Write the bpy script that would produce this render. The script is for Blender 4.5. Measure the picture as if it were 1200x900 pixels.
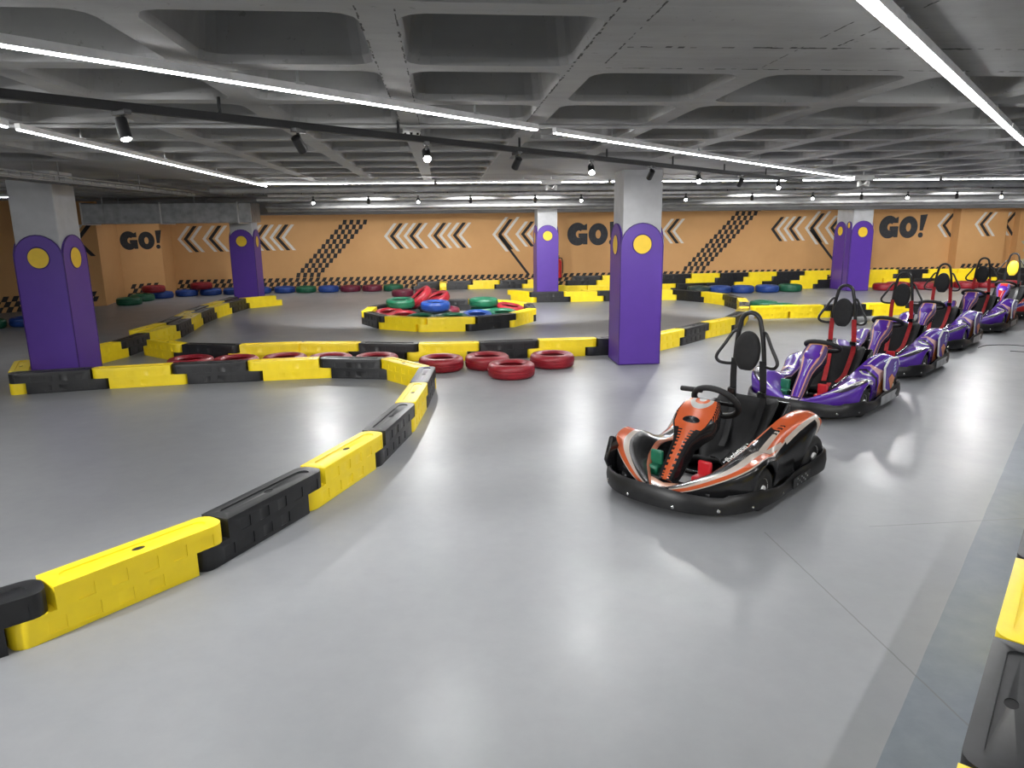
import bpy, bmesh, math, random
from mathutils import Vector, Matrix, Euler
random.seed(7)
S = bpy.context.scene
for o in list(bpy.data.objects): bpy.data.objects.remove(o)
PI = math.pi

# ------------------------------------------------------------------ camera
F_PX, CAM_H = 830.0, 1.65
PITCH = math.atan(186 / F_PX); YAW = math.atan(80 / math.hypot(F_PX, 186)); ROLL = 0.0113
cam_d = bpy.data.cameras.new('camera'); cam = bpy.data.objects.new('camera', cam_d); S.collection.objects.link(cam)
fw = Vector((math.sin(YAW) * math.cos(PITCH), math.cos(YAW) * math.cos(PITCH), -math.sin(PITCH)))
rt0 = Vector((math.cos(YAW), -math.sin(YAW), 0)); up0 = rt0.cross(fw)
rt = rt0 * math.cos(ROLL) - up0 * math.sin(ROLL); up = up0 * math.cos(ROLL) + rt0 * math.sin(ROLL)
cam.matrix_world = Matrix(((rt.x, up.x, -fw.x, 0), (rt.y, up.y, -fw.y, 0), (rt.z, up.z, -fw.z, CAM_H), (0, 0, 0, 1)))
cam_d.sensor_fit = 'HORIZONTAL'; cam_d.sensor_width = 36.0; cam_d.lens = 36.0 * F_PX / 1200
cam_d.clip_start = 0.05; cam_d.clip_end = 200
S.camera = cam

# ------------------------------------------------------------------ world, exposure, light levels
wd = bpy.data.worlds.new('world'); S.world = wd; wd.use_nodes = True
wd.node_tree.nodes['Background'].inputs[0].default_value = (0.6, 0.65, 0.7, 1)
wd.node_tree.nodes['Background'].inputs[1].default_value = 0.05
S.view_settings.view_transform = 'Standard'; S.view_settings.look = 'None'
S.view_settings.exposure = 0.20; S.view_settings.gamma = 1.0; S.view_settings.use_curve_mapping = False
S.cycles.use_denoising = True
S.cycles.max_bounces = 8
LED_STRENGTH = 45.0          # emission of the LED line lights
SPOT_W = 60.0                # each lit track spot
LENS_STRENGTH = 60.0
ENTRY_FILL_W = 130.0              # added fill spots, out of view over the entrance side
FAR_W = 330.0                # spots of the rail beside the orange wall
Z_RIB = 2.25                 # underside of the concrete ribs

# ------------------------------------------------------------------ node helpers
class NT:
    def __init__(s, name):
        s.m = bpy.data.materials.new(name); s.m.use_nodes = True
        s.t = s.m.node_tree; s.b = s.t.nodes['Principled BSDF']
    def n(s, kind, **kw):
        x = s.t.nodes.new(kind)
        for k, v in kw.items(): setattr(x, k, v)
        return x
    def put(s, sock, v):
        if isinstance(v, bpy.types.NodeSocket): s.t.links.new(v, sock)
        else: sock.default_value = v
    def math(s, op, a, b=0.0, c=None):
        x = s.n('ShaderNodeMath', operation=op); s.put(x.inputs[0], a); s.put(x.inputs[1], b)
        if c is not None: s.put(x.inputs[2], c)
        return x.outputs[0]
    def add(s, a, b): return s.math('ADD', a, b)
    def sub(s, a, b): return s.math('SUBTRACT', a, b)
    def mul(s, a, b): return s.math('MULTIPLY', a, b)
    def gt(s, a, b): return s.math('GREATER_THAN', a, b)
    def lt(s, a, b): return s.math('LESS_THAN', a, b)
    def absv(s, a): return s.math('ABSOLUTE', a)
    def band(s, a, lo, hi): return s.mul(s.gt(a, lo), s.lt(a, hi))
    def mix(s, f, a, b):
        x = s.n('ShaderNodeMix', data_type='RGBA'); s.put(x.inputs[0], f)
        for i, v in ((6, a), (7, b)):
            s.put(x.inputs[i], (*v, 1) if isinstance(v, tuple) and len(v) == 3 else v)
        return x.outputs[2]
    def coord(s, which='Object'):
        return s.n('ShaderNodeTexCoord').outputs[which]
    def sep(s, v):
        x = s.n('ShaderNodeSeparateXYZ'); s.put(x.inputs[0], v); return x.outputs
    def noise(s, scale, detail=3, rough=0.5, vec=None, dist=0.0):
        x = s.n('ShaderNodeTexNoise'); x.inputs['Scale'].default_value = scale; x.inputs['Detail'].default_value = detail
        x.inputs['Roughness'].default_value = rough; x.inputs['Distortion'].default_value = dist
        s.put(x.inputs['Vector'], vec if vec is not None else s.coord()); return x.outputs[0]
    def ramp(s, f, stops):
        x = s.n('ShaderNodeValToRGB'); s.put(x.inputs[0], f); e = x.color_ramp.elements
        while len(e) < len(stops): e.new(0.5)
        for el, (p, c) in zip(e, stops): el.position = p; el.color = (*c, 1)
        return x.outputs[0]
    def bump(s, h, strength=0.2, dist=0.01):
        x = s.n('ShaderNodeBump'); x.inputs['Strength'].default_value = strength; x.inputs['Distance'].default_value = dist
        s.put(x.inputs['Height'], h); s.t.links.new(x.outputs[0], s.b.inputs['Normal'])
    def base(s, c, rough=0.5, metal=0.0, spec=0.5):
        s.put(s.b.inputs['Base Color'], (*c, 1) if isinstance(c, tuple) and len(c) == 3 else c)
        s.put(s.b.inputs['Roughness'], rough); s.b.inputs['Metallic'].default_value = metal
        s.b.inputs['Specular IOR Level'].default_value = spec; return s.m

def plain(name, c, rough=0.5, metal=0.0, var=0.12, scale=14.0, bump=0.0, spec=0.5):
    t = NT(name); d = tuple(x * (1 - var) for x in c); l = tuple(min(1, x * (1 + var)) for x in c)
    nz = t.noise(scale); col = t.ramp(nz, [(0.3, d), (0.7, l)])
    if bump: t.bump(nz, bump, 0.004)
    return t.base(col, rough, metal, spec)
def emit(name, c, strength):
    t = NT(name); t.base(c, 0.4); t.b.inputs['Emission Color'].default_value = (*c, 1)
    t.b.inputs['Emission Strength'].default_value = strength; return t.m

M = {}
M['yellow'] = plain('yellow_plastic', (0.97, 0.725, 0.016), 0.42, var=0.05, scale=9, bump=0.05)
M['black'] = plain('black_plastic', (0.0095, 0.010, 0.0115), 0.42, var=0.25, scale=16, bump=0.06)
M['concrete_col'] = plain('pillar_concrete', (0.47, 0.475, 0.485), 0.8, var=0.10, scale=5, bump=0.08)
M['pad_purple'] = plain('purple_vinyl', (0.090, 0.032, 0.30), 0.38, var=0.05, scale=5)
M['piping'] = plain('dark_purple_piping', (0.05, 0.018, 0.16), 0.4)
M['disc_yellow'] = plain('yellow_vinyl', (0.82, 0.55, 0.03), 0.4, var=0.05)
M['dark_metal'] = plain('black_metal', (0.012, 0.012, 0.013), 0.38, var=0.2)
M['rubber'] = plain('black_rubber', (0.013, 0.013, 0.014), 0.65, var=0.3, scale=30)
M['gloss_black'] = plain('gloss_black', (0.008, 0.008, 0.009), 0.16, var=0.2)
M['matte_black'] = plain('matte_black_pad', (0.009, 0.009, 0.010), 0.75, var=0.2, scale=40, bump=0.1)
M['bumper'] = plain('bumper_plastic', (0.008, 0.008, 0.009), 0.42, var=0.35, scale=22, bump=0.08)
M['chrome'] = plain('chrome', (0.75, 0.75, 0.76), 0.16, 1.0, var=0.05)
M['steel'] = plain('galvanised_steel', (0.42, 0.43, 0.44), 0.42, 0.6, var=0.2, scale=8)
M['pipe'] = plain('grey_pipe', (0.33, 0.33, 0.33), 0.5, 0.1, var=0.2, scale=6)
M['alu'] = plain('white_aluminium', (0.75, 0.75, 0.75), 0.4)
M['white'] = plain('white_plastic', (0.72, 0.72, 0.70), 0.45)
M['red_strap'] = plain('red_webbing', (0.42, 0.012, 0.016), 0.6, var=0.2, scale=60, bump=0.1)
M['red_plastic'] = plain('red_plastic', (0.50, 0.012, 0.02), 0.35)
M['green_plastic'] = plain('green_plastic', (0.01, 0.16, 0.085), 0.35)
M['mural_black'] = plain('mural_black', (0.02, 0.02, 0.022), 0.8, var=0.3)
M['mural_grey'] = plain('mural_charcoal', (0.035, 0.038, 0.044), 0.8, var=0.2)
M['mural_white'] = plain('mural_white', (0.66, 0.64, 0.59), 0.8, var=0.08)
M['mural_green'] = plain('mural_sage', (0.42, 0.43, 0.30), 0.8, var=0.08)
M['led'] = emit('led_diffuser', (0.985, 0.992, 1.0), LED_STRENGTH)
M['lens'] = emit('spot_lens', (1.0, 0.98, 0.95), LENS_STRENGTH)

def tyre_mat(name, c):
    t = NT(name)
    u = t.sep(t.coord('UV'))
    a = t.math('SINE', t.mul(t.add(u[0], t.mul(u[1], 0.06)), 2 * PI * 44)); b = t.math('SINE', t.mul(u[1], 2 * PI * 9))
    nz = t.noise(7, 4, 0.6)
    h = t.add(t.mul(t.gt(t.mul(a, b), 0.05), 0.5), t.mul(nz, 0.5)); t.bump(h, 0.45, 0.006)
    return t.base(t.ramp(nz, [(0.25, tuple(x * .55 for x in c)), (0.7, c)]), 0.42)
M['tyre_red'] = tyre_mat('painted_red_rubber', (0.29, 0.010, 0.020))
M['tyre_blue'] = tyre_mat('painted_blue_rubber', (0.012, 0.055, 0.27))
M['tyre_green'] = tyre_mat('painted_green_rubber', (0.008, 0.115, 0.055))
M['tyre_maroon'] = tyre_mat('painted_maroon_rubber', (0.15, 0.012, 0.035))
M['tyre_dark'] = tyre_mat('painted_dark_green_rubber', (0.012, 0.035, 0.03))

def floor_mat():
    t = NT('grey_epoxy_floor'); co = t.coord('Object'); x, y, z = t.sep(co)
    n1 = t.noise(0.55, 4, 0.6); n2 = t.noise(9, 5, 0.65); n3 = t.noise(60, 2)
    c = t.ramp(t.add(t.mul(n1, 0.6), t.mul(n2, 0.4)), [(0.3, (0.235, 0.242, 0.254)), (0.7, (0.284, 0.29, 0.30))])
    wob = t.mul(t.sub(t.noise(3, 3), 0.5), 0.012)
    zone = t.gt(t.add(t.sub(x, y), wob), -0.48)
    zc = t.ramp(n2, [(0.3, (0.145, 0.168, 0.20)), (0.7, (0.18, 0.205, 0.232))])
    c = t.mix(zone, c, zc)
    # slab joints: thin dark saw cuts
    jx = t.lt(t.absv(t.sub(t.add(x, t.mul(t.sub(t.noise(14, 2), 0.5), 0.006)), 1.70)), 0.0035)
    jy = t.mul(t.lt(t.absv(t.sub(t.add(y, t.mul(t.sub(t.noise(14, 2), 0.5), 0.006)), 3.45)), 0.0035), t.gt(x, 2.3))
    j = t.math('MAXIMUM', t.mul(jx, t.lt(y, 3.45)), jy)
    c = t.mix(t.mul(j, 0.6), c, (0.12, 0.12, 0.12))
    # scuffs: stretched streaks of worn paint
    mp = t.n('ShaderNodeMapping'); mp.inputs['Scale'].default_value = (5, 0.7, 1); mp.inputs['Rotation'].default_value = (0, 0, 0.75)
    t.put(mp.inputs[0], co); sc = t.noise(2.2, 5, 0.7, mp.outputs[0])
    c = t.mix(t.mul(t.gt(sc, 0.70), 0.10), c, (0.16, 0.16, 0.165))
    t.bump(t.add(n2, t.mul(n3, 0.15)), 0.03, 0.004)
    rough = t.add(0.27, t.mul(t.noise(2.5, 4, 0.6), 0.18))
    return t.base(c, rough, 0, 0.27)
M['floor'] = floor_mat()

def wall_mat():
    t = NT('orange_painted_wall'); n = t.noise(0.8, 4, 0.6); n2 = t.noise(25, 3)
    c = t.ramp(n, [(0.3, (0.56, 0.305, 0.118)), (0.75, (0.64, 0.36, 0.148))]); t.bump(n2, 0.06, 0.004)
    return t.base(c, 0.75)
M['wall'] = wall_mat()
M['wall_pale'] = plain('grey_painted_wall', (0.42, 0.42, 0.42), 0.8, var=0.06, scale=2)

def ceil_mat():
    t = NT('formwork_concrete'); co = t.coord('Object')
    mp = t.n('ShaderNodeMapping'); mp.inputs['Scale'].default_value = (0.6, 6, 3); t.put(mp.inputs[0], co)
    streak = t.noise(2.0, 5, 0.65, mp.outputs[0]); n = t.noise(1.6, 5, 0.6); fine = t.noise(26, 4, 0.7)
    c = t.ramp(t.add(t.mul(streak, 0.35), t.mul(n, 0.65)), [(0.3, (0.225, 0.224, 0.222)), (0.7, (0.345, 0.344, 0.342))])
    c = t.mix(t.mul(t.gt(fine, 0.66), 0.35), c, (0.09, 0.088, 0.085))
    t.bump(t.add(streak, t.mul(fine, 0.5)), 0.15, 0.006)
    return t.base(c, 0.85)
M['ceiling'] = ceil_mat()
M['pour_line'] = plain('rough_pour_line', (0.06, 0.059, 0.058), 0.95, var=0.5, scale=60)
def wire_mat():
    return plain('zinc_wire', (0.22, 0.22, 0.22), 0.5, 0.5)
M['wire'] = wire_mat()

# ------------------------------------------------------------------ mesh helpers
class MB:
    def __init__(s): s.v = []; s.f = []; s.mi = []; s.uv = {}
    def face(s, idx, m=0): s.f.append(tuple(idx)); s.mi.append(m)
    def box(s, x0, x1, y0, y1, z0, z1, m=0, mat=None):
        b = len(s.v)
        pts = [(x0, y0, z0), (x1, y0, z0), (x1, y1, z0), (x0, y1, z0), (x0, y0, z1), (x1, y0, z1), (x1, y1, z1), (x0, y1, z1)]
        s.v += [tuple(mat @ Vector(p)) for p in pts] if mat else pts
        for q in ((0, 3, 2, 1), (4, 5, 6, 7), (0, 1, 5, 4), (1, 2, 6, 5), (2, 3, 7, 6), (3, 0, 4, 7)): s.face([b + i for i in q], m)
        return s
    def bar(s, a, c, w, h, m=0):
        a = Vector(a); c = Vector(c); d = c - a; L = d.length; q = d.to_track_quat('X', 'Z').to_matrix().to_4x4()
        return s.box(0, L, -w / 2, w / 2, -h / 2, h / 2, m, Matrix.Translation(a) @ q)
    def prism(s, pts, z0, z1, m=0, mat=None):
        b = len(s.v); n = len(pts); q = [(x, y, z0) for x, y in pts] + [(x, y, z1) for x, y in pts]
        s.v += [tuple(mat @ Vector(p)) for p in q] if mat else q
        s.face([b + i for i in reversed(range(n))], m); s.face([b + n + i for i in range(n)], m)
        for i in range(n): j = (i + 1) % n; s.face((b + i, b + j, b + n + j, b + n + i), m)
        return s
    def tube(s, path, r, seg=8, closed=False, m=0, caps=True):
        P = [Vector(p) for p in path]; n = len(P); b = len(s.v); nrm = None
        for i, p in enumerate(P):
            a = P[i - 1] if (i or closed) else p; c = P[(i + 1) % n] if (i < n - 1 or closed) else p
            d = (c - a).normalized()
            if nrm is None: nrm = d.orthogonal().normalized()
            nrm = (nrm - d * nrm.dot(d)).normalized(); bn = d.cross(nrm)
            rr = r[i] if isinstance(r, (list, tuple)) else r
            for k in range(seg):
                t = 2 * PI * k / seg; s.v.append(tuple(p + (nrm * math.cos(t) + bn * math.sin(t)) * rr))
        for i in range(n if closed else n - 1):
            for k in range(seg):
                s.face((b + i * seg + k, b + i * seg + (k + 1) % seg, b + ((i + 1) % n) * seg + (k + 1) % seg, b + ((i + 1) % n) * seg + k), m)
        if not closed and caps:
            s.face([b + k for k in reversed(range(seg))], m); s.face([b + (n - 1) * seg + k for k in range(seg)], m)
        return s
    def lathe(s, prof, seg=24, mat=None, m=0, closed=False):
        """prof: (r, z) points revolved about Z"""
        b = len(s.v); n = len(prof)
        for k in range(seg):
            t = 2 * PI * k / seg
            for r, z in prof:
                p = Vector((r * math.cos(t), r * math.sin(t), z)); s.v.append(tuple(mat @ p if mat else p))
        for k in range(seg):
            for i in range(n if closed else n - 1):
                j = (i + 1) % n; k2 = (k + 1) % seg
                fi = len(s.f); s.face((b + k * n + i, b + k2 * n + i, b + k2 * n + j, b + k * n + j), m)
                s.uv[fi] = [(k / seg, i / n), ((k + 1) / seg, i / n), ((k + 1) / seg, (i + 1) / n), (k / seg, (i + 1) / n)]
        if not closed:
            if prof[0][0] > 1e-6: s.face([b + k * n for k in reversed(range(seg))], m)
            if prof[-1][0] > 1e-6: s.face([b + k * n + n - 1 for k in range(seg)], m)
        return s
    def loft(s, rings, closed=True, caps=True, m=0, us=None):
        b = len(s.v); n = len(rings[0]); R = len(rings)
        for r in rings: s.v += [tuple(p) for p in r]
        for i in range(R - 1):
            for k in range(n if closed else n - 1):
                k2 = (k + 1) % n; fi = len(s.f)
                s.face((b + i * n + k, b + i * n + k2, b + (i + 1) * n + k2, b + (i + 1) * n + k), m)
                u0, u1 = (us[i], us[i + 1]) if us else (i / (R - 1), (i + 1) / (R - 1)); d = n if closed else n - 1
                s.uv[fi] = [(u0, k / d), (u0, (k + 1) / d), (u1, (k + 1) / d), (u1, k / d)]
        if caps and closed:
            s.face([b + k for k in reversed(range(n))], m); s.face([b + (R - 1) * n + k for k in range(n)], m)
        return s
    def mesh(s, name, smooth=None):
        me = bpy.data.meshes.new(name); me.from_pydata(s.v, [], s.f)
        if any(s.mi): me.polygons.foreach_set('material_index', s.mi)
        if s.uv:
            ul = me.uv_layers.new(name='UVMap')
            for p in me.polygons:
                if p.index in s.uv:
                    for li, c in zip(p.loop_indices, s.uv[p.index]): ul.data[li].uv = c
        bm = bmesh.new(); bm.from_mesh(me); bmesh.ops.recalc_face_normals(bm, faces=bm.faces); bm.to_mesh(me); bm.free()
        if smooth is not None:
            me.polygons.foreach_set('use_smooth', [True] * len(me.polygons)); me.set_sharp_from_angle(angle=math.radians(smooth))
        me.update(); return me

COL = S.collection
def link(o, parent=None):
    COL.objects.link(o)
    if parent is not None: o.parent = parent
    return o
def obj(name, src, mats, parent=None, smooth=None, bevel=0, loc=None, rot=None, solid=0, seg=2):
    me = src if isinstance(src, bpy.types.Mesh) else src.mesh(name, smooth)
    if not me.materials:
        for m in (mats if isinstance(mats, (list, tuple)) else [mats]): me.materials.append(M[m] if isinstance(m, str) else m)
    o = link(bpy.data.objects.new(name, me), parent)
    if loc is not None: o.location = loc
    if rot is not None: o.rotation_euler = rot
    if solid:
        q = o.modifiers.new('thickness', 'SOLIDIFY'); q.thickness = solid; q.offset = 0
    if bevel:
        q = o.modifiers.new('edge', 'BEVEL'); q.width = bevel; q.segments = seg; q.limit_method = 'ANGLE'; q.angle_limit = math.radians(40)
    return o
def thing(name, label, cat, loc=(0, 0, 0), rotz=0.0, group=None):
    o = link(bpy.data.objects.new(name, None)); o.empty_display_size = 0.1
    o.location = loc; o.rotation_euler = (0, 0, rotz); return tag(o, label, cat, group)
def tag(o, label, cat, group=None):
    o['label'] = label; o['category'] = cat
    if group: o['group'] = group
    return o
def struct(o): o['kind'] = 'structure'; return o
def baked(o, name):
    dg = bpy.context.evaluated_depsgraph_get(); dg.update()
    me = bpy.data.meshes.new_from_object(o.evaluated_get(dg)); me.name = name; return me
def smoothpath(P, n=6, closed=False):
    P = [Vector(p) for p in P]; out = []; N = len(P)
    for i in range(N if closed else N - 1):
        p0 = P[(i - 1) % N] if (closed or i) else P[0] * 2 - P[1]; p1 = P[i]; p2 = P[(i + 1) % N]
        p3 = P[(i + 2) % N] if (closed or i + 2 < N) else p2 * 2 - p1
        for k in range(n):
            t = k / n
            out.append(0.5 * ((2 * p1) + (p2 - p0) * t + (2 * p0 - 5 * p1 + 4 * p2 - p3) * t * t + (3 * p1 - p0 - 3 * p2 + p3) * t ** 3))
    if not closed: out.append(P[-1])
    return out
ORD = ['first', 'second', 'third', 'fourth', 'fifth', 'sixth', 'seventh', 'eighth', 'ninth', 'tenth', 'eleventh', 'twelfth', 'thirteenth',
       'fourteenth', 'fifteenth', 'sixteenth', 'seventeenth', 'eighteenth', 'nineteenth', 'twentieth']

# ------------------------------------------------------------------ setting: floor, walls
X0, X1, Y0, YW = -12.0, 18.0, -3.5, 19.7
fl = MB(); fl.box(X0, X1, Y0, YW + 0.4, -0.2, 0.0)
struct(obj('floor', fl, 'floor'))

def wall_seg(name, a, b, z1=2.75, t=0.25, side=1, mat='wall'):
    a = Vector((*a, 0)); b = Vector((*b, 0)); d = (b - a); L = d.length; an = math.atan2(d.y, d.x)
    m = MB(); m.box(0, L, 0, t * side, 0, z1)
    o = struct(obj(name, m, mat)); o.location = a; o.rotation_euler = (0, 0, an); return o
wall_back = struct(obj('wall_back', MB().box(-7.2, X1, YW, YW + 0.25, 0, 2.75), 'wall'))
wall_left = wall_seg('wall_left', (-12.0, 13.55), (-7.5, 16.6))
wall_seg('wall_left_return', (-7.5, 16.6), (-7.80, 18.3))
wall_pier = wall_seg('wall_left_pier', (-7.80, 18.3), (-7.08, 19.0))
wall_seg('wall_left_pier_side', (-7.08, 19.0), (-7.06, 19.8))
wall_seg('wall_left_near', (X0, Y0), (X0, 13.6), mat='wall_pale')
wall_seg('wall_front', (X0, Y0), (X1, Y0), side=-1, mat='wall_pale')
wall_seg('wall_right', (X1, Y0), (X1, YW), side=-1)
pil = struct(obj('wall_back_pilaster', MB().box(14.70, 16.15, YW - 0.32, YW, 0, 2.6), 'wall'))
struct(obj('wall_back_bay', MB().box(16.62, X1, YW - 0.22, YW, 0, 2.6), 'wall'))

# ---- mural: chevrons, lettering, checks (paint films on the wall, children of it)
def stroke_mesh(h, dx, th):
    return MB().prism([(0, 0), (dx, h), (dx + th, h), (th, 0), (dx + th, -h), (dx, -h)], 0, 0.006, mat=Matrix.Rotation(PI / 2, 4, 'X')).mesh('chevron_stroke')
sm_w = stroke_mesh(0.335, 0.27, 0.085); sm_b = stroke_mesh(0.335, 0.27, 0.095)
sm_W = stroke_mesh(0.46, 0.36, 0.085); sm_B = stroke_mesh(0.40, 0.31, 0.10)
def chevron(parent, x, z, y, big=False, only=(0, 1, 2), rot=0.0):
    for k in only:
        me = (sm_B if big else sm_b) if k == 1 else (sm_W if big else sm_w)
        mk = 'mural_black' if k == 1 else 'mural_white'
        o = obj('chevron_stroke', me.copy(), mk, parent); d = Vector((math.cos(rot), math.sin(rot), 0)) * (0.155 * k)
        o.location = (x + d.x, y + d.y, z); o.rotation_euler = (0, 0, rot)
WY = YW - 0.002
for x, z in ((-6.91, 1.385), (-6.28, 1.39), (-5.08, 1.40), (-4.56, 1.40), (-1.56, 1.40), (-1.04, 1.40), (-0.40, 1.40), (0.13, 1.40), (9.62, 1.47)): chevron(wall_back, x, z, WY)
chevron(wall_back, 1.36, 1.41, WY, True); chevron(wall_back, 1.99, 1.41, WY)
chevron(wall_back, 6.08, 1.44, WY); chevron(wall_back, 9.10, 1.46, WY, only=(1, 2))
chevron(wall_back, 10.25, 1.48, WY, True); chevron(wall_back, 10.85, 1.48, WY)
chevron(wall_back, 14.25, 1.51, WY, only=(0, 1))
chevron(pil, 15.15, 1.53, YW - 0.322)
chevron(wall_back, 16.17, 1.53, WY, only=(0, 1))
for a, b in (((1.54, 1.38), (2.36, 0.30)), ((10.42, 1.44), (11.2, 0.55))):
    d = Vector((b[0] - a[0], b[1] - a[1])).normalized(); n = Vector((-d.y, d.x)) * 0.032
    pts = [(a[0] + n.x, a[1] + n.y), (a[0] - n.x, a[1] - n.y), (b[0] - n.x, b[1] - n.y), (b[0] + n.x, b[1] + n.y)]
    obj('arrow_tail', MB().prism([(p[0], p[1]) for p in pts], 0, 0.006, mat=Matrix.Rotation(PI / 2, 4, 'X')), 'mural_black', wall_back, loc=(0, WY, 0))

RX = Matrix.Rotation(PI / 2, 4, 'X')
def ring_poly(m, cx, cy, ax, ay, bx, by, a0, a1, n=40, icx=0.0, z1=0.006):
    """annular sector with elliptical outer (ax, ay) and inner (bx, by)"""
    for i in range(n):
        t0 = a0 + (a1 - a0) * i / n; t1 = a0 + (a1 - a0) * (i + 1) / n
        P = lambda t, rx, ry, ox: (cx + ox + rx * math.cos(t), cy + ry * math.sin(t))
        m.prism([P(t0, ax, ay, 0), P(t1, ax, ay, 0), P(t1, bx, by, icx), P(t0, bx, by, icx)], 0, z1, mat=RX)
def letter_g():
    m = MB(); ring_poly(m, 0.27, 0.31, 0.29, 0.32, 0.085, 0.10, math.radians(48), math.radians(318), icx=0.04)
    m.prism([(0.30, 0.33), (0.56, 0.33), (0.56, 0.02), (0.44, 0.02), (0.40, 0.10), (0.40, 0.22), (0.30, 0.22)], 0, 0.007, mat=RX)
    m.prism([(0.46, 0.56), (0.545, 0.60), (0.545, 0.42), (0.36, 0.42)], 0, 0.007, mat=RX); return m
def letter_o():
    m = MB(); ring_poly(m, 0.27, 0.30, 0.28, 0.31, 0.075, 0.12, 0, 2 * PI); return m
def letter_x():
    m = MB(); m.prism([(0.03, 0.64), (0.25, 0.66), (0.15, 0.20), (0.05, 0.20)], 0, 0.006, mat=RX)
    m.prism([(0.09 + 0.075 * math.cos(2 * PI * k / 20), 0.075 + 0.075 * math.sin(2 * PI * k / 20)) for k in range(20)], 0, 0.006, mat=RX); return m
def go(parent, x, y, z, s=1.0, rot=0.0, dark='mural_grey', parts='GO!'):
    d = Vector((math.cos(rot), math.sin(rot), 0))
    for ch, off, fn in (('G', 0.0, letter_g), ('O', 0.60, letter_o), ('!', 1.17, letter_x)):
        if ch not in parts: continue
        o = obj({'G': 'painted_letter_g', 'O': 'painted_letter_o', '!': 'painted_exclamation_mark'}[ch], fn(), dark, parent)
        o.location = Vector((x, y, z)) + d * off * s; o.rotation_euler = (0, 0, rot); o.scale = (s, 1, s)
go(wall_back, 3.45, WY, 1.09, 0.97)
go(wall_back, 12.50, WY, 1.17, 1.0)

def checks(name, parent, x0, x1, z0, rows, y, rh=0.11, per=0.178, rot=0, ramp=None, slant=0.06):
    m = MB()
    def quad(x, z): m.prism([(x, z), (x + per * 0.56, z), (x + per * 0.56 + slant, z + rh), (x + slant, z + rh)], 0, 0.004, mat=RX)
    for r in range(rows):
        if ramp:
            bx = x0 + ramp * r * rh
            for k in range(int((x1 - x0) / per)): quad(bx + k * per, z0 + r * rh)
        else:
            n = int((x1 - x0) / per)
            for k in range(n): quad(x0 + k * per + ((slant + per / 2) * r) % per, z0 + r * rh)
    o = obj(name, m, 'mural_black', parent); o['kind'] = 'stuff'; o.location = (0, y, 0); return o
checks('checker_band', wall_back, -7.15, 14.6, 0.0, 3, WY)
checks('checker_band', wall_back, 14.75, 16.0, 0.09, 3, YW - 0.322)
for xr, zt in ((-3.95, 11), (6.75, 13)):
    checks('checker_ramp', wall_back, xr, xr + 0.75, 0.34, zt + 1, WY, rh=0.125, per=0.178, ramp=0.95, slant=0.030)
# sage stars on the bay at the right end
def star(cx, cz, r):
    m = MB(); m.prism([((r if k % 2 == 0 else r * 0.5) * math.sin(PI * k / 5) + cx, (r if k % 2 == 0 else r * 0.5) * math.cos(PI * k / 5) + cz) for k in range(10)], 0, 0.006, mat=RX)
    return m
for cx, cz in ((17.0, 0.95), (16.98, 0.42), (17.6, 0.6)):
    obj('painted_star', star(cx, cz, 0.27), 'mural_green', wall_back, loc=(0, YW - 0.222, 0))
# paint on the angled left wall and its pier
lr = math.atan2(16.6 - 13.55, 4.5); Ll = math.hypot(4.5, 3.05)
def on_left(s, z): return (s, -0.002, z)
chevron(wall_left, Ll - 1.12, 1.43, -0.002); chevron(wall_left, Ll - 0.60, 1.43, -0.002, only=(0, 1))
go(wall_left, Ll - 3.35, -0.002, 1.13, 1.0)
checks('checker_band', wall_left, 0.2, Ll - 0.25, 0.0, 3, -0.002)
go(wall_pier, 0.05, -0.002, 1.17, 0.70, dark='mural_black')
checks('checker_band', wall_pier, 0.02, 0.9, 0.0, 3, -0.002)

# ------------------------------------------------------------------ setting: waffle ceiling
RXK, RYJ, PX, PY = -0.17, 2.19, 0.745, 0.79     # rib lines and spacing
def rounded(w, h, r, n=4):
    out = []
    for cx, cy, a in ((w - r, h - r, 0), (-w + r, h - r, PI / 2), (-w + r, -h + r, PI), (w - r, -h + r, 3 * PI / 2)):
        for k in range(n): t = a + PI / 2 * k / (n - 1); out.append((cx + r * math.cos(t), cy + r * math.sin(t)))
    return out
def solid_cell(cx, cy):
    """solid heads round the pillars and the solid strip"""
    for px, py in ((-4.2, 8.2), (2.3, 8.4), (-4.33, 16.3), (2.27, 15.75), (10.0, 16.8), (10.0, 8.6)):
        if abs(cx - px) < 1.45 and abs(cy - py) < 1.35: return True
    return cy < 2.9 and cx > 0.62
m = MB()
ks = range(int((X0 - RXK) / PX) - 1, int((X1 - RXK) / PX) + 1); js = range(int((Y0 - RYJ) / PY) - 1, int((YW - RYJ) / PY) + 1)
hole = rounded(PX / 2 - 0.058, PY / 2 - 0.055, 0.085); top = rounded(PX / 2 - 0.115, PY / 2 - 0.11, 0.07); lip = rounded(PX / 2 - 0.068, PY / 2 - 0.065, 0.08)
NH = len(hole)
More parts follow.
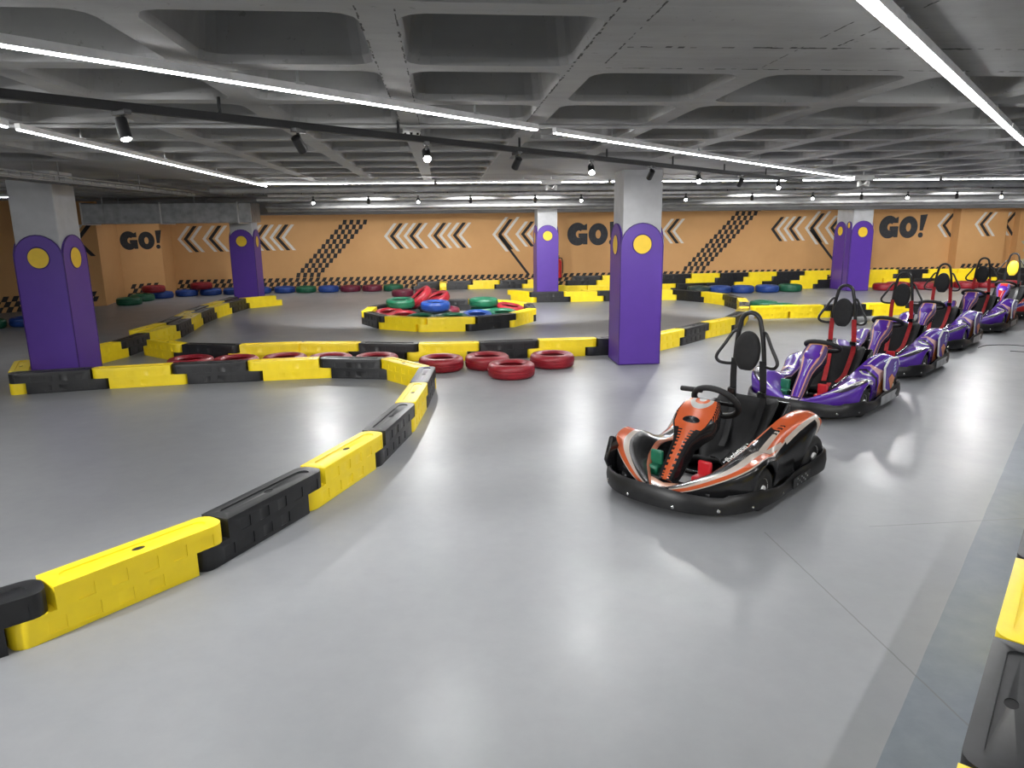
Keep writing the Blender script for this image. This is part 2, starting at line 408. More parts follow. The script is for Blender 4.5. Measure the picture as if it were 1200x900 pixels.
for k in ks:
    for j in js:
        cx = RXK + PX * (k + 0.5); cy = RYJ + PY * (j + 0.5)
        a, b_, c, d = cx - PX / 2, cx + PX / 2, cy - PY / 2, cy + PY / 2
        b = len(m.v)
        if solid_cell(cx, cy):
            m.v += [(a, c, Z_RIB), (b_, c, Z_RIB), (b_, d, Z_RIB), (a, d, Z_RIB)]; m.face((b, b + 1, b + 2, b + 3)); continue
        corners = [(b_, d, Z_RIB), (a, d, Z_RIB), (a, c, Z_RIB), (b_, c, Z_RIB)]
        m.v += corners + [(cx + x, cy + y, Z_RIB) for x, y in hole] + [(cx + x, cy + y, Z_RIB + 0.03) for x, y in lip] + [(cx + x, cy + y, Z_RIB + 0.40) for x, y in top]
        q = NH // 4
        for s_ in range(4):
            for i in range(q - 1): m.face((b + s_, b + 4 + s_ * q + i, b + 4 + s_ * q + i + 1))
            m.face((b + s_, b + 4 + s_ * q + q - 1, b + 4 + ((s_ + 1) * q) % NH, b + (s_ + 1) % 4))
        for L in range(2):
            for i in range(NH):
                i2 = (i + 1) % NH; m.face((b + 4 + L * NH + i, b + 4 + L * NH + i2, b + 4 + (L + 1) * NH + i2, b + 4 + (L + 1) * NH + i))
        m.face([b + 4 + 2 * NH + i for i in range(NH)])
me = bpy.data.meshes.new('ceiling'); me.from_pydata(m.v, [], m.f); me.update()
ceiling = struct(obj('ceiling', me, 'ceiling'))
struct(obj('ceiling_slab', MB().box(X0, X1, Y0, YW + 0.3, Z_RIB + 0.415, Z_RIB + 0.55), 'ceiling'))
# ragged pour lines along the edge of the solid strip
def pour(p, q, w, zz=Z_RIB - 0.0015):
    mm = MB(); p = Vector(p); q = Vector(q); n = int((q - p).length / 0.022); d = (q - p) / n; nn = Vector((-d.y, d.x)).normalized()
    for i in range(n):
        if random.random() < 0.22 + 0.3 * math.sin(i * 0.11) ** 2: continue
        w0 = w * random.uniform(.3, 1); o = random.uniform(-.4, .4) * w; a = p + d * i + nn * o; c = p + d * (i + 1) + nn * o
        mm.v += [(*(a - nn * w0), zz), (*(c - nn * w0), zz), (*(c + nn * w0), zz), (*(a + nn * w0), zz)]; b = len(mm.v) - 4; mm.face((b, b + 1, b + 2, b + 3))
    o = obj('pour_line', mm, 'pour_line', ceiling); o['kind'] = 'stuff'
pour((0.66, 2.60), (2.0, 2.57), 0.012); pour((0.66, 2.935), (6, 2.93), 0.007); pour((1.40, 2.55), (1.40, 1.5), 0.006); pour((2.0, 2.57), (6, 2.55), 0.005)
pour((0.52, 1.4), (0.52, 4.9), 0.006); pour((0.64, 1.4), (0.64, 2.9), 0.004); pour((-0.225, 1.6), (-0.225, 4.4), 0.004); pour((-0.115, 2.2), (-0.115, 5.4), 0.004)
pour((1.28, 2.9), (1.28, 1.5), 0.004)

# downstand beam over the rear row of pillars
struct(obj('trim_1', MB().box(-7.2, X1, 16.1, 16.9, 1.93, Z_RIB), 'ceiling', bevel=0.01))
struct(obj('trim_2', MB().box(-7.2, X1, YW - 0.06, YW, 2.02, 2.7), 'wall_pale'))

# ------------------------------------------------------------------ pillars
def pad_pts(w, h, n=14):
    """upright with a semicircular head"""
    r = w / 2; out = [(-r, 0), (r, 0)]
    for k in range(n + 1): t = PI * k / n; out.append((r * math.cos(t), h - r + r * math.sin(t)))
    return out
def pillar(name_label, cx, cy, w, d, hgt=1.66, extra=False):
    t = thing('pillar', name_label, 'pillar', (cx, cy, 0), 0, 'concrete pillars in padded sleeves')
    obj('shaft', MB().box(-w / 2, w / 2, -d / 2, d / 2, 0, Z_RIB + 0.01), 'concrete_col', t, bevel=0.012)
    faces = [(0, -d / 2, 0, w), (w / 2, 0, PI / 2, d), (0, d / 2, PI, w), (-w / 2, 0, -PI / 2, d)]
    for fx, fy, rz, fwid in faces:
        segs = [(0, fwid)] if not (extra and abs(rz) == PI / 2) else [(-fwid * 0.16, fwid * 0.64), (fwid * 0.34, fwid * 0.28)]
        for off, pw in segs:
            if rz == PI / 2: off = -off
            full = pw == fwid
            mat = Matrix.Rotation(PI / 2, 4, 'X')
            p = obj('pad', MB().prism(pad_pts(pw + (0.046 if full else 0.004), hgt - (0.015 if pw < fwid else 0)), 0, 0.024, mat=mat), 'pad_purple', t, bevel=0.012, seg=3)
            p.location = (fx + off * math.cos(rz), fy + off * math.sin(rz), 0.005); p.rotation_euler = (0, 0, rz)
            ol = pad_pts(pw + (0.040 if full else 0.0), hgt - (0.018 if pw < fwid else 0.003)); obj('edge_piping', MB().tube([(a, -0.022, b) for a, b in ol], 0.0065, 6, True), 'piping', p)
            zc = hgt - pw * 0.53; ra = pw * 0.235 if pw > 0.3 else pw * 0.25
            el = 1.0 if pw > 0.3 else 1.35
            circ = [(ra * math.cos(2 * PI * k / 32), zc + el * ra * math.sin(2 * PI * k / 32)) for k in range(32)]
            obj('disc', MB().prism(circ, 0.0, 0.030, mat=mat), 'disc_yellow', p)
            obj('piping', MB().tube([(ra * 1.05 * math.cos(2 * PI * k / 32), -0.026, zc + el * ra * 1.05 * math.sin(2 * PI * k / 32)) for k in range(32)], 0.006, 6, True), 'piping', p)
    return t
pillar('grey concrete pillar in purple padding standing clear beside the four loose red tyres', 2.30, 8.42, 0.455, 0.47, 1.655)
pillar('grey concrete pillar in purple padding boxed in by barrier blocks at the long bend', -4.20, 8.19, 0.445, 0.46, 1.60)
pillar('grey concrete pillar in purple padding at the end of the double barrier row', -4.33, 16.40, 0.47, 0.50, 1.62)
pillar('grey concrete pillar in purple padding next to the red fire extinguisher', 2.27, 15.80, 0.43, 0.52, 1.64)
pillar('grey concrete pillar with split side pads beside the row of red tyres', 10.0, 16.80, 0.50, 0.72, 1.66, True)

# ------------------------------------------------------------------ barrier blocks
PIT, BH, BW, E_ = 0.77, 0.22, 0.172, 0.08
def stadium(x0, x1, w, end):
    r = w / 2; rr = 0.062
    pts = []
    def corner(cx, cy, a):
        for k in range(5): t = a + PI / 2 * k / 4; pts.append((cx + rr * math.cos(t), cy + rr * math.sin(t)))
    if end > 0:
        pts += [(x0, r), (x0, -r)]; corner(x1 - rr, -r + rr, -PI / 2); corner(x1 - rr, r - rr, 0)
    else:
        pts += [(x1, -r), (x1, r)]; corner(x0 + rr, r - rr, PI / 2); corner(x0 + rr, -r + rr, PI)
    return pts
def make_block():
    low = obj('lower', MB().prism(stadium(-E_ + 0.004, PIT - E_ - 0.004, BW, -1), 0.0, 0.117), 'yellow')
    upp = obj('upper', MB().prism(stadium(E_ + 0.004, PIT + E_ - 0.004, BW, 1), 0.117 - 0.0001, BH), 'yellow')
    cut = MB()
    cut.prism([(0.17 + 0.03 * math.cos(t), 0.038 * math.sin(t)) for t in [PI / 2 + PI * k / 6 for k in range(7)]] +
              [(0.75 + 0.038 * math.cos(t), 0.038 * math.sin(t)) for t in [-PI / 2 + PI * k / 6 for k in range(7)]], BH - 0.007, BH + 0.05)
    hole_c = MB().prism([(PIT / 2 + 0.08 + 0.030 * math.cos(2 * PI * k / 16), 0.020 * math.sin(2 * PI * k / 16)) for k in range(16)], BH - 0.18, BH + 0.05)
    sq = MB()
    for sy in (-1, 1):
        for i in range(5):
            for row in range(2):
                xx = (0.045 if row == 0 else 0.165) + i * 0.136; zz = 0.022 if row == 0 else 0.122
                if row == 0 and i == 4: continue
                sq.box(xx, xx + 0.068, sy * (BW / 2 - 0.004), sy * (BW / 2 + 0.05), zz, zz + 0.060)
    cs = [obj('cut', c, 'yellow') for c in (cut, hole_c, sq)]
    u = low.modifiers.new('u', 'BOOLEAN'); u.operation = 'UNION'; u.object = upp; u.solver = 'EXACT'
    bv = low.modifiers.new('b0', 'BEVEL'); bv.width = 0.014; bv.segments = 3; bv.limit_method = 'ANGLE'; bv.angle_limit = math.radians(50)
    for c in cs:
        q = low.modifiers.new('d', 'BOOLEAN'); q.operation = 'DIFFERENCE'; q.object = c; q.solver = 'EXACT'
    bv = low.modifiers.new('b', 'BEVEL'); bv.width = 0.0025; bv.segments = 1; bv.limit_method = 'ANGLE'; bv.angle_limit = math.radians(50)
    me = baked(low, 'barrier_block'); 
    for o in [low, upp] + cs: bpy.data.objects.remove(o)
    me.polygons.foreach_set('use_smooth', [True] * len(me.polygons)); me.set_sharp_from_angle(angle=math.radians(35))
    me.materials.clear()
    return me
BLK = {}
b0 = make_block()
for c in ('yellow', 'black'):
    q = b0.copy(); q.materials.append(M[c]); BLK[c] = q
HOLE_SHADE = MB().prism([(PIT / 2 + 0.08 + 0.031 * math.cos(2 * PI * k / 16), 0.021 * math.sin(2 * PI * k / 16)) for k in range(16)], BH - 0.03, BH - 0.010).mesh('hole_shade_disc')  # black disc inside the hole, standing in for its dark depth
def block(p, q, colour, label, group, z=0.0, flip=False, k=1.0):
    a, b = (q, p) if flip else (p, q)
    d = Vector((b[0] - a[0], b[1] - a[1]))
    o = link(bpy.data.objects.new('barrier_block', BLK[colour])); o.location = (a[0], a[1], z)
    o.rotation_euler = (0, 0, math.atan2(d.y, d.x)); o.scale = (d.length / PIT * k, 1, 1)
    obj('hole_shade_disc', HOLE_SHADE, 'matte_black', o)
    return tag(o, label, 'barrier block', group)
def chain(P, colours, fmt, group, z=0.0, flip=False, start=0):
    for i, c in enumerate(colours):
        block(P[i], P[i + 1], {'y': 'yellow', 'k': 'black'}[c], fmt.format({'y': 'yellow', 'k': 'black'}[c], ORD[i + start]), group, z, flip)

C1 = [(-2.37, 2.35), (-1.757, 2.819), (-1.239, 3.421), (-0.869, 4.14), (-0.557, 4.882), (-0.36, 5.704), (-0.268, 6.48), (-0.20, 7.24),
      (-0.631, 7.84), (-1.339, 8.017), (-2.108, 7.957), (-2.894, 7.903), (-3.665, 7.784), (-4.418, 7.634), (-4.74, 8.33)]
chain(C1, 'kykykykykykyky', '{0} barrier block, {1} along the long bend that ends at the boxed-in pillar', 'blocks of the long bend')
C2 = [(-3.959, 9.854), (-3.393, 9.346), (-2.662, 9.138), (-1.903, 9.174), (-1.151, 9.064), (-0.414, 8.876), (0.344, 8.827), (1.1, 8.902), (1.86, 8.92),
      (2.62, 8.98), (3.21, 9.48), (3.77, 10.03), (4.38, 10.54), (4.83, 11.2), (5.20, 11.9), (5.50, 12.6), (5.75, 13.30), (5.77, 14.06), (5.55, 14.72),
      (5.12, 15.34), (4.27, 15.45), (3.42, 15.40), (2.68, 15.41), (1.93, 15.42), (1.52, 16.06)]
chain(C2[:10], 'ykyykykyk', '{0} barrier block, {1} from the double row, in the row behind red tyres', 'blocks behind the red tyres')
chain(C2[9:17], 'ykykyky', '{0} plastic barrier block, {1} past the clear-standing pillar in the hairpin', 'blocks of the hairpin')
chain(C2[16:], 'kykykyky', '{0} plastic barrier block, {1} after the hairpin tip, towards the extinguisher pillar', 'blocks towards the extinguisher pillar')
C3 = [(-4.50, 8.97), (-4.29, 9.72), (-4.26, 10.5), (-4.17, 11.3), (-4.23, 12.09), (-4.33, 12.88), (-4.35, 13.73), (-4.29, 14.50), (-4.20, 15.40), (-3.62, 15.93)]
chain(C3, 'ykykykyky', '{0} plastic barrier block, {1} from the boxed-in pillar, inner side of double row', 'inner blocks of the double row', flip=True)
C3b = [(-4.50, 10.75), (-4.42, 11.6), (-4.47, 12.45), (-4.57, 13.3), (-4.58, 14.15), (-4.52, 15.0), (-4.50, 15.85)]
chain(C3b, 'ykykyk', '{0} plastic barrier block, {1} from the boxed-in pillar, outer side of double row', 'outer blocks of the double row', flip=True)
RC = (0.10, 12.80); RR = 1.487
ringp = [(RC[0] + RR * math.cos(math.radians(192 + 30 * i)), RC[1] + RR * math.sin(math.radians(192 + 30 * i))) for i in range(13)]
chain(ringp, 'kyykykyykkky', '{0} plastic barrier block, {1} round the ring that holds the tyre pile', 'blocks of the tyre ring')
C5 = [(5.40, 11.94), (5.97, 11.97), (6.71, 11.92), (7.52, 11.99), (8.3, 12.05), (9.07, 12.2)]
chain(C5, 'yykyk', '{0} plastic barrier block, {1} from the hairpin in the row behind the karts', 'blocks behind the karts', flip=True)
CR = [(0.919, 0.977), (1.463, 1.521), (2.008, 2.066), (2.552, 2.610), (3.097, 3.155), (3.64, 3.70)]
chain(CR, 'ykyky', '{0} plastic barrier block, {1} along the blue-grey painted floor strip', 'blocks along the blue-grey floor strip', flip=True)
C6 = [(0.03, 19.05), (0.70, 19.05), (1.42, 19.05), (2.16, 19.05), (2.92, 19.05)]
chain(C6, 'kyky', '{0} plastic barrier block, {1} in the single row against the orange wall', 'single row against the wall')
block((-0.02, 18.3), (-0.02, 19.02), 'yellow', 'yellow plastic barrier block turned end-on beside the single wall row', 'single row against the wall')
block((-0.78, 18.95), (-0.06, 19.05), 'black', 'black plastic barrier block lying behind the tyre ring near the wall', 'single row against the wall')
def stacked(P, cols_lo, cols_up, where, group):
    chain(P, cols_lo, '{0} barrier block, {1} in the bottom course ' + where, group)
    n = len(cols_up)
    chain([((P[i][0] + P[i + 1][0]) / 2, (P[i][1] + P[i + 1][1]) / 2) for i in range(n + 1)], cols_up, '{0} barrier block, {1} in the top course ' + where, group, z=BH)
SP = [(2.62, 17.05), (3.38, 17.0), (4.1, 16.98), (4.85, 16.98), (5.58, 17.02), (6.34, 17.08), (7.1, 17.15), (7.86, 17.22), (8.62, 17.28), (9.38, 17.33), (10.12, 17.36)]
stacked(SP, 'yykykkykyk', 'kyykykyky', 'between extinguisher and split-pad pillar', 'stacked blocks between two pillars')
SR = [(10.40, 17.36), (11.1, 17.30), (11.85, 17.22), (12.6, 17.15), (13.35, 17.1), (14.1, 17.1), (14.85, 17.1), (15.6, 17.1)]
stacked(SR, 'yykyykk', 'ykyykk', 'behind the red tyre row', 'stacked blocks behind the red tyre row')

# ------------------------------------------------------------------ tyres
def tyre_mesh():
    prof = [(0.150, 0.030), (0.165, 0.008), (0.20, 0.0), (0.235, 0.006), (0.255, 0.022), (0.262, 0.046), (0.263, 0.058), (0.257, 0.060), (0.257, 0.066), (0.2645, 0.068),
            (0.265, 0.08), (0.2645, 0.092), (0.257, 0.094), (0.257, 0.100), (0.263, 0.102), (0.262, 0.114), (0.255, 0.138), (0.235, 0.154), (0.215, 0.160), (0.205, 0.158), (0.195, 0.161), (0.165, 0.152), (0.150, 0.130),
            (0.158, 0.122), (0.185, 0.11), (0.225, 0.09), (0.225, 0.07), (0.185, 0.05), (0.158, 0.038)]
    return MB().lathe(prof, 40, closed=True).mesh('tyre', 50)
t0 = tyre_mesh(); TYR = {}
for c in ('red', 'blue', 'green', 'maroon', 'dark'):
    q = t0.copy(); q.materials.append(M['tyre_' + c]); TYR[c] = q
def tyre(x, y, colour, label, group, z=0.0, tilt=None, s=1.0):
    o = link(bpy.data.objects.new('tyre', TYR[colour])); o.location = (x, y, z); o.scale = (s, s, s)
    o.rotation_euler = tilt if tilt else (0, 0, random.uniform(0, 6)); return tag(o, label, 'tyre', group)
G = 'loose red tyres in front of the barrier'
tyre(-0.06, 8.22, 'red', 'red painted tyre beside the corner of the long bend', G)
tyre(0.485, 8.27, 'red', 'red painted tyre behind the foremost loose one, second from the corner', G)
tyre(0.72, 7.72, 'red', 'red painted tyre lying furthest out on the open floor', G)
tyre(1.26, 8.24, 'red', 'red painted tyre lying nearest the clear-standing pillar', G)
for i, (x, y, c) in enumerate(((-3.03, 8.62, 'red'), (-2.49, 8.56, 'red'), (-1.93, 8.60, 'red'), (-1.38, 8.52, 'red'), (-0.83, 8.44, 'red'))):
    tyre(x, y, c, 'red painted tyre between two barrier rows, %s from the boxed-in pillar' % ORD[i], 'red tyres between the barrier rows')
G = 'tyres along the orange wall'
wt = [(-7.86, 13.00, 'green'), (-7.40, 13.30, 'blue'), (-7.05, 16.70, 'green'), (-7.10, 17.55, 'green'), (-6.90, 18.20, 'blue'), (-6.45, 18.62, 'blue'), (-5.92, 18.80, 'blue'),
      (-5.36, 18.85, 'blue'), (-4.72, 18.95, 'blue'), (-4.13, 19.05, 'blue'), (-3.58, 19.02, 'green'), (-3.0, 19.0, 'blue'), (-2.44, 19.02, 'maroon'), (-1.88, 19.0, 'maroon'), (-1.33, 19.05, 'green')]
nm = {'maroon': 'dark red', 'dark': 'dark green'}
for i, (x, y, c) in enumerate(wt):
    if i < 2: tyre(x, y, c, '%s painted tyre standing by the angled left wall behind the boxed-in pillar' % c, G); continue
    tyre(x, y, c, '%s painted tyre along the orange wall, %s from the stepped corner' % (nm.get(c, c), ORD[i - 2]), G)
tyre(-7.0, 18.0, 'red', 'red painted tyre on top of others under the GO! on the pier', G, z=0.162)
tyre(-6.12, 18.75, 'red', 'red painted tyre on top of blue ones under the first chevrons', G, z=0.162)
tyre(-1.0, 17.4, 'maroon', 'dark red painted tyre near the wall behind the tyre ring', G)
tyre(-0.44, 17.5, 'maroon', 'dark red painted tyre lying in front of the end-on yellow block', G)
G = 'tyres heaped inside the ring'
T_ = lambda x, y, c, what, z=0.0, tilt=None, s=1.0: tyre(x, y, c, what, G, z, tilt, s)
T_(-0.98, 12.76, 'red', 'red painted tyre lying low beside the first block of the ring', 0.037, (0.14, 0, 0))
T_(-0.72, 12.30, 'red', 'red painted tyre half hidden behind the ring front between red and green', 0.037, (0.14, 0, 0))
T_(-0.40, 11.86, 'green', 'green painted tyre leaning behind the front of the ring, beside red', 0.037, (0.14, 0, 0))
T_(0.14, 11.80, 'green', 'green painted tyre leaning behind the two adjoining yellow ring blocks', 0.037, (0.14, 0, 0))
T_(0.55, 12.15, 'blue', 'blue painted tyre leaning at the foot of the green pair', 0.037, (0.14, 0, 0))
T_(1.01, 12.30, 'green', 'green painted tyre leaning beside the blue one and the tilted red one', 0.037, (0.14, 0, 0))
T_(0.72, 12.80, 'green', 'green painted tyre at the bottom of the green pair', 0.06)
T_(0.70, 12.78, 'green', 'green painted tyre on top of the green pair', 0.222)
T_(1.17, 12.84, 'red', 'red painted tyre resting tilted beside the green pair', 0.085, (0.10, 0.16, 0))
T_(-0.72, 13.24, 'dark', 'dark green painted tyre under the raised green one')
T_(-0.80, 13.12, 'green', 'green painted tyre raised on a darker one beside the slanting red tyre', 0.205, (0.06, 0, 0))
T_(-0.12, 12.76, 'dark', 'dark green painted tyre under the raised blue one')
T_(-0.16, 12.72, 'blue', 'blue painted tyre raised under the slanting red one', 0.185, (0.05, 0, 0))
T_(0.02, 13.40, 'maroon', 'dark red painted tyre under the slanting red one')
T_(-0.40, 13.32, 'red', 'red painted tyre slanting steeply over the heap', 0.30, (0.15, -0.72, 0.0))
T_(-0.12, 13.80, 'red', 'red painted tyre tipped behind the slanting one', 0.20, (0.10, -0.42, 0.3))
G = 'tyres before the stacked blocks'
for i, (x, y, c) in enumerate(((6.10, 16.62, 'dark'), (6.62, 16.62, 'blue'), (7.17, 16.58, 'blue'), (7.80, 16.60, 'blue'), (8.42, 16.68, 'green'))):
    tyre(x, y, c, '%s painted tyre before the stacked blocks, %s towards the split-pad pillar' % (nm.get(c, c), ORD[i]), G, s=1.06)
tyre(6.20, 13.30, 'green', 'green painted tyre lying just outside the hairpin tip', G); tyre(6.32, 12.72, 'green', 'green painted tyre against the row behind the karts', G)
for i, (x, y) in enumerate(((10.75, 16.5), (11.27, 16.78), (11.80, 16.52), (12.36, 16.68), (12.93, 16.58), (13.5, 16.62), (14.07, 16.6))):
    tyre(x, y, 'red', 'red painted tyre in the row before the stack, %s from split-pad pillar' % ORD[i], 'row of red tyres beside the split-pad pillar', s=1.03)

# ------------------------------------------------------------------ fire extinguisher by the wall
t = thing('fire_extinguisher', 'red fire extinguisher hung on the orange wall beside a padded pillar', 'fire extinguisher', (3.17, YW - 0.11, 0.22))
obj('cylinder', MB().lathe([(0, 0), (0.085, 0.0), (0.09, 0.02), (0.09, 0.42), (0.075, 0.47), (0.03, 0.50), (0.03, 0.52), (0, 0.52)], 20), 'red_plastic', t, 40)
obj('valve', MB().box(-0.025, 0.025, -0.02, 0.02, 0.515, 0.56).bar((0, 0, 0.57), (0.0, -0.09, 0.60), 0.025, 0.012), 'dark_metal', t)
obj('hose', MB().tube(smoothpath([(0.02, 0, 0.54), (0.09, -0.02, 0.52), (0.115, -0.02, 0.35), (0.11, -0.02, 0.12)]), 0.012), 'rubber', t, 60)

# ------------------------------------------------------------------ karts
def kart_body_mat(style):
    t = NT('kart_body_' + style); u, v, _ = t.sep(t.coord('UV')); x, y, z = t.sep(t.coord('Object'))
    # u runs nose (0) to tail (1); v runs inner bottom (0) over the top to the outer bottom (1)
    if style == 'orange':
        OR, GY, BK = (0.46, 0.085, 0.026), (0.42, 0.36, 0.31), (0.010, 0.010, 0.011)
        w1 = t.add(v, t.mul(t.sub(u, 0.5), 0.16))
        c = t.mix(t.band(v, 0.20, 0.30), BK, (0.50, 0.16, 0.09))
        c = t.mix(t.band(w1, 0.44, 0.50), c, GY); c = t.mix(t.band(w1, 0.50, 0.60), c, OR); c = t.mix(t.band(w1, 0.60, 0.625), c, GY)
        rear = t.gt(t.add(u, t.mul(v, 0.12)), 0.72)
        c = t.mix(t.mul(rear, t.band(v, 0.20, 0.56)), c, OR); c = t.mix(t.mul(rear, t.band(v, 0.56, 0.64)), c, GY)
        c = t.mix(t.mul(t.gt(u, 0.90), t.gt(v, 0.60)), c, GY); c = t.mix(t.mul(t.gt(u, 0.94), t.gt(v, 0.66)), c, OR)
        c = t.mix(t.mul(t.band(u, 0.44, 0.62), t.band(t.sub(v, t.mul(u, 0.3)), 0.36, 0.42)), c, GY)
        hat = t.mul(t.gt(t.math('SINE', t.mul(u, 230.0)), 0.1), t.mul(t.band(u, 0.62, 0.72), t.band(v, 0.40, 0.47)))
        c = t.mix(hat, c, (0.02, 0.02, 0.02))
        c = t.mix(t.mul(t.band(u, 0.81, 0.87), t.band(v, 0.31, 0.345)), c, (0.7, 0.7, 0.68))
        c = t.mix(t.mul(t.band(u, 0.83, 0.85), t.band(v, 0.30, 0.38)), c, (0.7, 0.7, 0.68))
    elif style == 'purple':
        PU, WH, OR, BK = (0.082, 0.024, 0.30), (0.66, 0.62, 0.62), (0.62, 0.22, 0.08), (0.012, 0.011, 0.014)
        c = t.mix(t.lt(v, 0.17), PU, BK)
        c = t.mix(t.band(v, 0.175, 0.20), c, (0.55, 0.36, 0.42))
        # white V on the flank
        vv = t.sub(u, t.mul(t.absv(t.sub(v, 0.46)), 0.55)); c = t.mix(t.mul(t.band(vv, 0.515, 0.54), t.band(v, 0.34, 0.58)), c, WH)
        c = t.mix(t.mul(t.band(u, 0.12, 0.42), t.band(t.sub(v, t.mul(u, 0.35)), 0.46, 0.60)), c, (0.035, 0.028, 0.04))
        c = t.mix(t.mul(t.band(u, 0.08, 0.46), t.band(t.sub(v, t.mul(u, 0.35)), 0.44, 0.462)), c, WH)
        c = t.mix(t.mul(t.band(u, 0.24, 0.38), t.band(t.add(v, t.mul(u, 0.5)), 0.99, 1.06)), c, WH)
        rear = t.gt(u, 0.66)
        c = t.mix(t.mul(rear, t.lt(t.sub(u, t.mul(v, 0.18)), 0.605)), c, (0.66, 0.40, 0.38))
        c = t.mix(t.mul(rear, t.band(t.add(t.mul(u, 0.7), v), 1.30, 1.42)), c, OR)
        c = t.mix(t.mul(rear, t.gt(t.add(t.mul(u, 0.5), v), 1.31)), c, (0.66, 0.55, 0.50))
        c = t.mix(t.mul(rear, t.mul(t.band(v, 0.36, 0.395), t.band(u, 0.70, 0.98))), c, WH)
        c = t.mix(t.mul(t.band(u, 0.80, 0.86), t.mul(t.band(v, 0.52, 0.72), t.gt(t.math('SINE', t.mul(v, 150.0)), -0.2))), c, (0.35, 0.38, 0.62))
        c = t.mix(t.mul(t.band(t.sub(u, t.mul(v, 0.06)), 0.555, 0.585), t.gt(v, 0.33)), c, BK)
    else:
        RD, BL, BK = (0.50, 0.03, 0.03), (0.06, 0.06, 0.34), (0.012, 0.011, 0.014)
        c = t.mix(t.lt(v, 0.3), RD, BK); c = t.mix(t.band(v, 0.45, 0.6), c, BL); c = t.mix(t.band(v, 0.6, 0.63), c, (0.6, 0.6, 0.6))
    return t.base(c, 0.22)
def nose_mat(style):
    t = NT('kart_nose_' + style); u, v, _ = t.sep(t.coord('UV'))
    # u: bottom (0) to top (1); v: 0..0.5 front face right to left, rest sides/back
    a = t.absv(t.sub(v, 0.25))          # distance from centre line on the front
    if style == 'orange':
        OR, GY, BK = (0.50, 0.092, 0.026), (0.40, 0.38, 0.35), (0.012, 0.012, 0.013)
        c = t.mix(t.lt(a, 0.10), BK, OR)
        c = t.mix(t.mul(t.band(a, 0.05, 0.11), t.mul(t.lt(u, 0.55), t.gt(t.math('SINE', t.mul(u, 160.0)), 0.0))), c, BK)
        c = t.mix(t.mul(t.gt(u, 0.55), t.lt(a, 0.155)), c, OR)
        du = t.math('POWER', t.mul(t.sub(u, 1.0), 1.0), 2.0); dv = t.math('POWER', t.mul(t.sub(v, 0.25), 1.6), 2.0)
        r = t.math('SQRT', t.add(du, dv))
        c = t.mix(t.mul(t.band(r, 0.13, 0.20), t.lt(v, 0.5)), c, GY); c = t.mix(t.mul(t.lt(r, 0.07), t.lt(v, 0.5)), c, GY)
        c = t.mix(t.mul(t.band(a, 0.14, 0.25), t.mul(t.gt(u, 0.70), t.gt(t.math('SINE', t.mul(t.add(u, t.mul(v, 0.6)), 190.0)), 0.55))), c, OR)
    else:
        PU, PK, WH = ((0.082, 0.024, 0.30), (0.58, 0.29, 0.22), (0.62, 0.58, 0.60)) if style == 'purple' else ((0.45, 0.03, 0.03), (0.10, 0.08, 0.40), (0.6, 0.6, 0.6))
        c = t.mix(t.lt(a, 0.10), PK, PU); c = t.mix(t.band(a, 0.135, 0.25), c, (0.10, 0.07, 0.16))
        c = t.mix(t.mul(t.band(t.sub(u, t.mul(a, 1.2)), 0.60, 0.635), t.lt(a, 0.125)), c, WH)
        c = t.mix(t.mul(t.band(u, 0.3, 0.62), t.band(t.sub(v, t.mul(u, 0.06)), 0.245, 0.258)), c, WH)
        c = t.mix(t.mul(t.gt(u, 0.955), t.lt(v, 0.5)), c, (0.62, 0.30, 0.12))
        c = t.mix(t.gt(v, 0.52), c, (0.012, 0.012, 0.014))
    return t.base(c, 0.20)
def wing_mat(style):
    t = NT('kart_wing_' + style); x, y, z = t.sep(t.coord('Object')); ay = t.absv(y)
    if style == 'orange':
        c = t.mix(t.band(t.add(x, t.mul(ay, 0.35)), 0.56, 0.60), (0.011, 0.011, 0.012), (0.50, 0.26, 0.17))
        c = t.mix(t.band(t.add(x, t.mul(ay, 0.9)), 0.70, 0.72), c, (0.6, 0.58, 0.55))
    else:
        k = (0.082, 0.024, 0.30) if style == 'purple' else (0.06, 0.06, 0.34)
        c = t.mix(t.band(t.add(x, t.mul(ay, 0.2)), 0.55, 0.585), k, (0.60, 0.52, 0.56)); c = t.mix(t.band(ay, 0.03, 0.045), c, (0.05, 0.02, 0.12))
        c = t.mix(t.mul(t.band(t.sub(y, t.mul(x, 0.8)), -0.34, -0.24), t.gt(x, 0.585)), c, (0.66, 0.64, 0.62)); c = t.mix(t.mul(t.band(t.add(y, t.mul(x, 0.8)), 0.26, 0.31), t.gt(x, 0.57)), c, (0.62, 0.30, 0.14))
    return t.base(c, 0.22)
STY = {s: (kart_body_mat(s), nose_mat(s), wing_mat(s)) for s in ('orange', 'purple', 'red')}

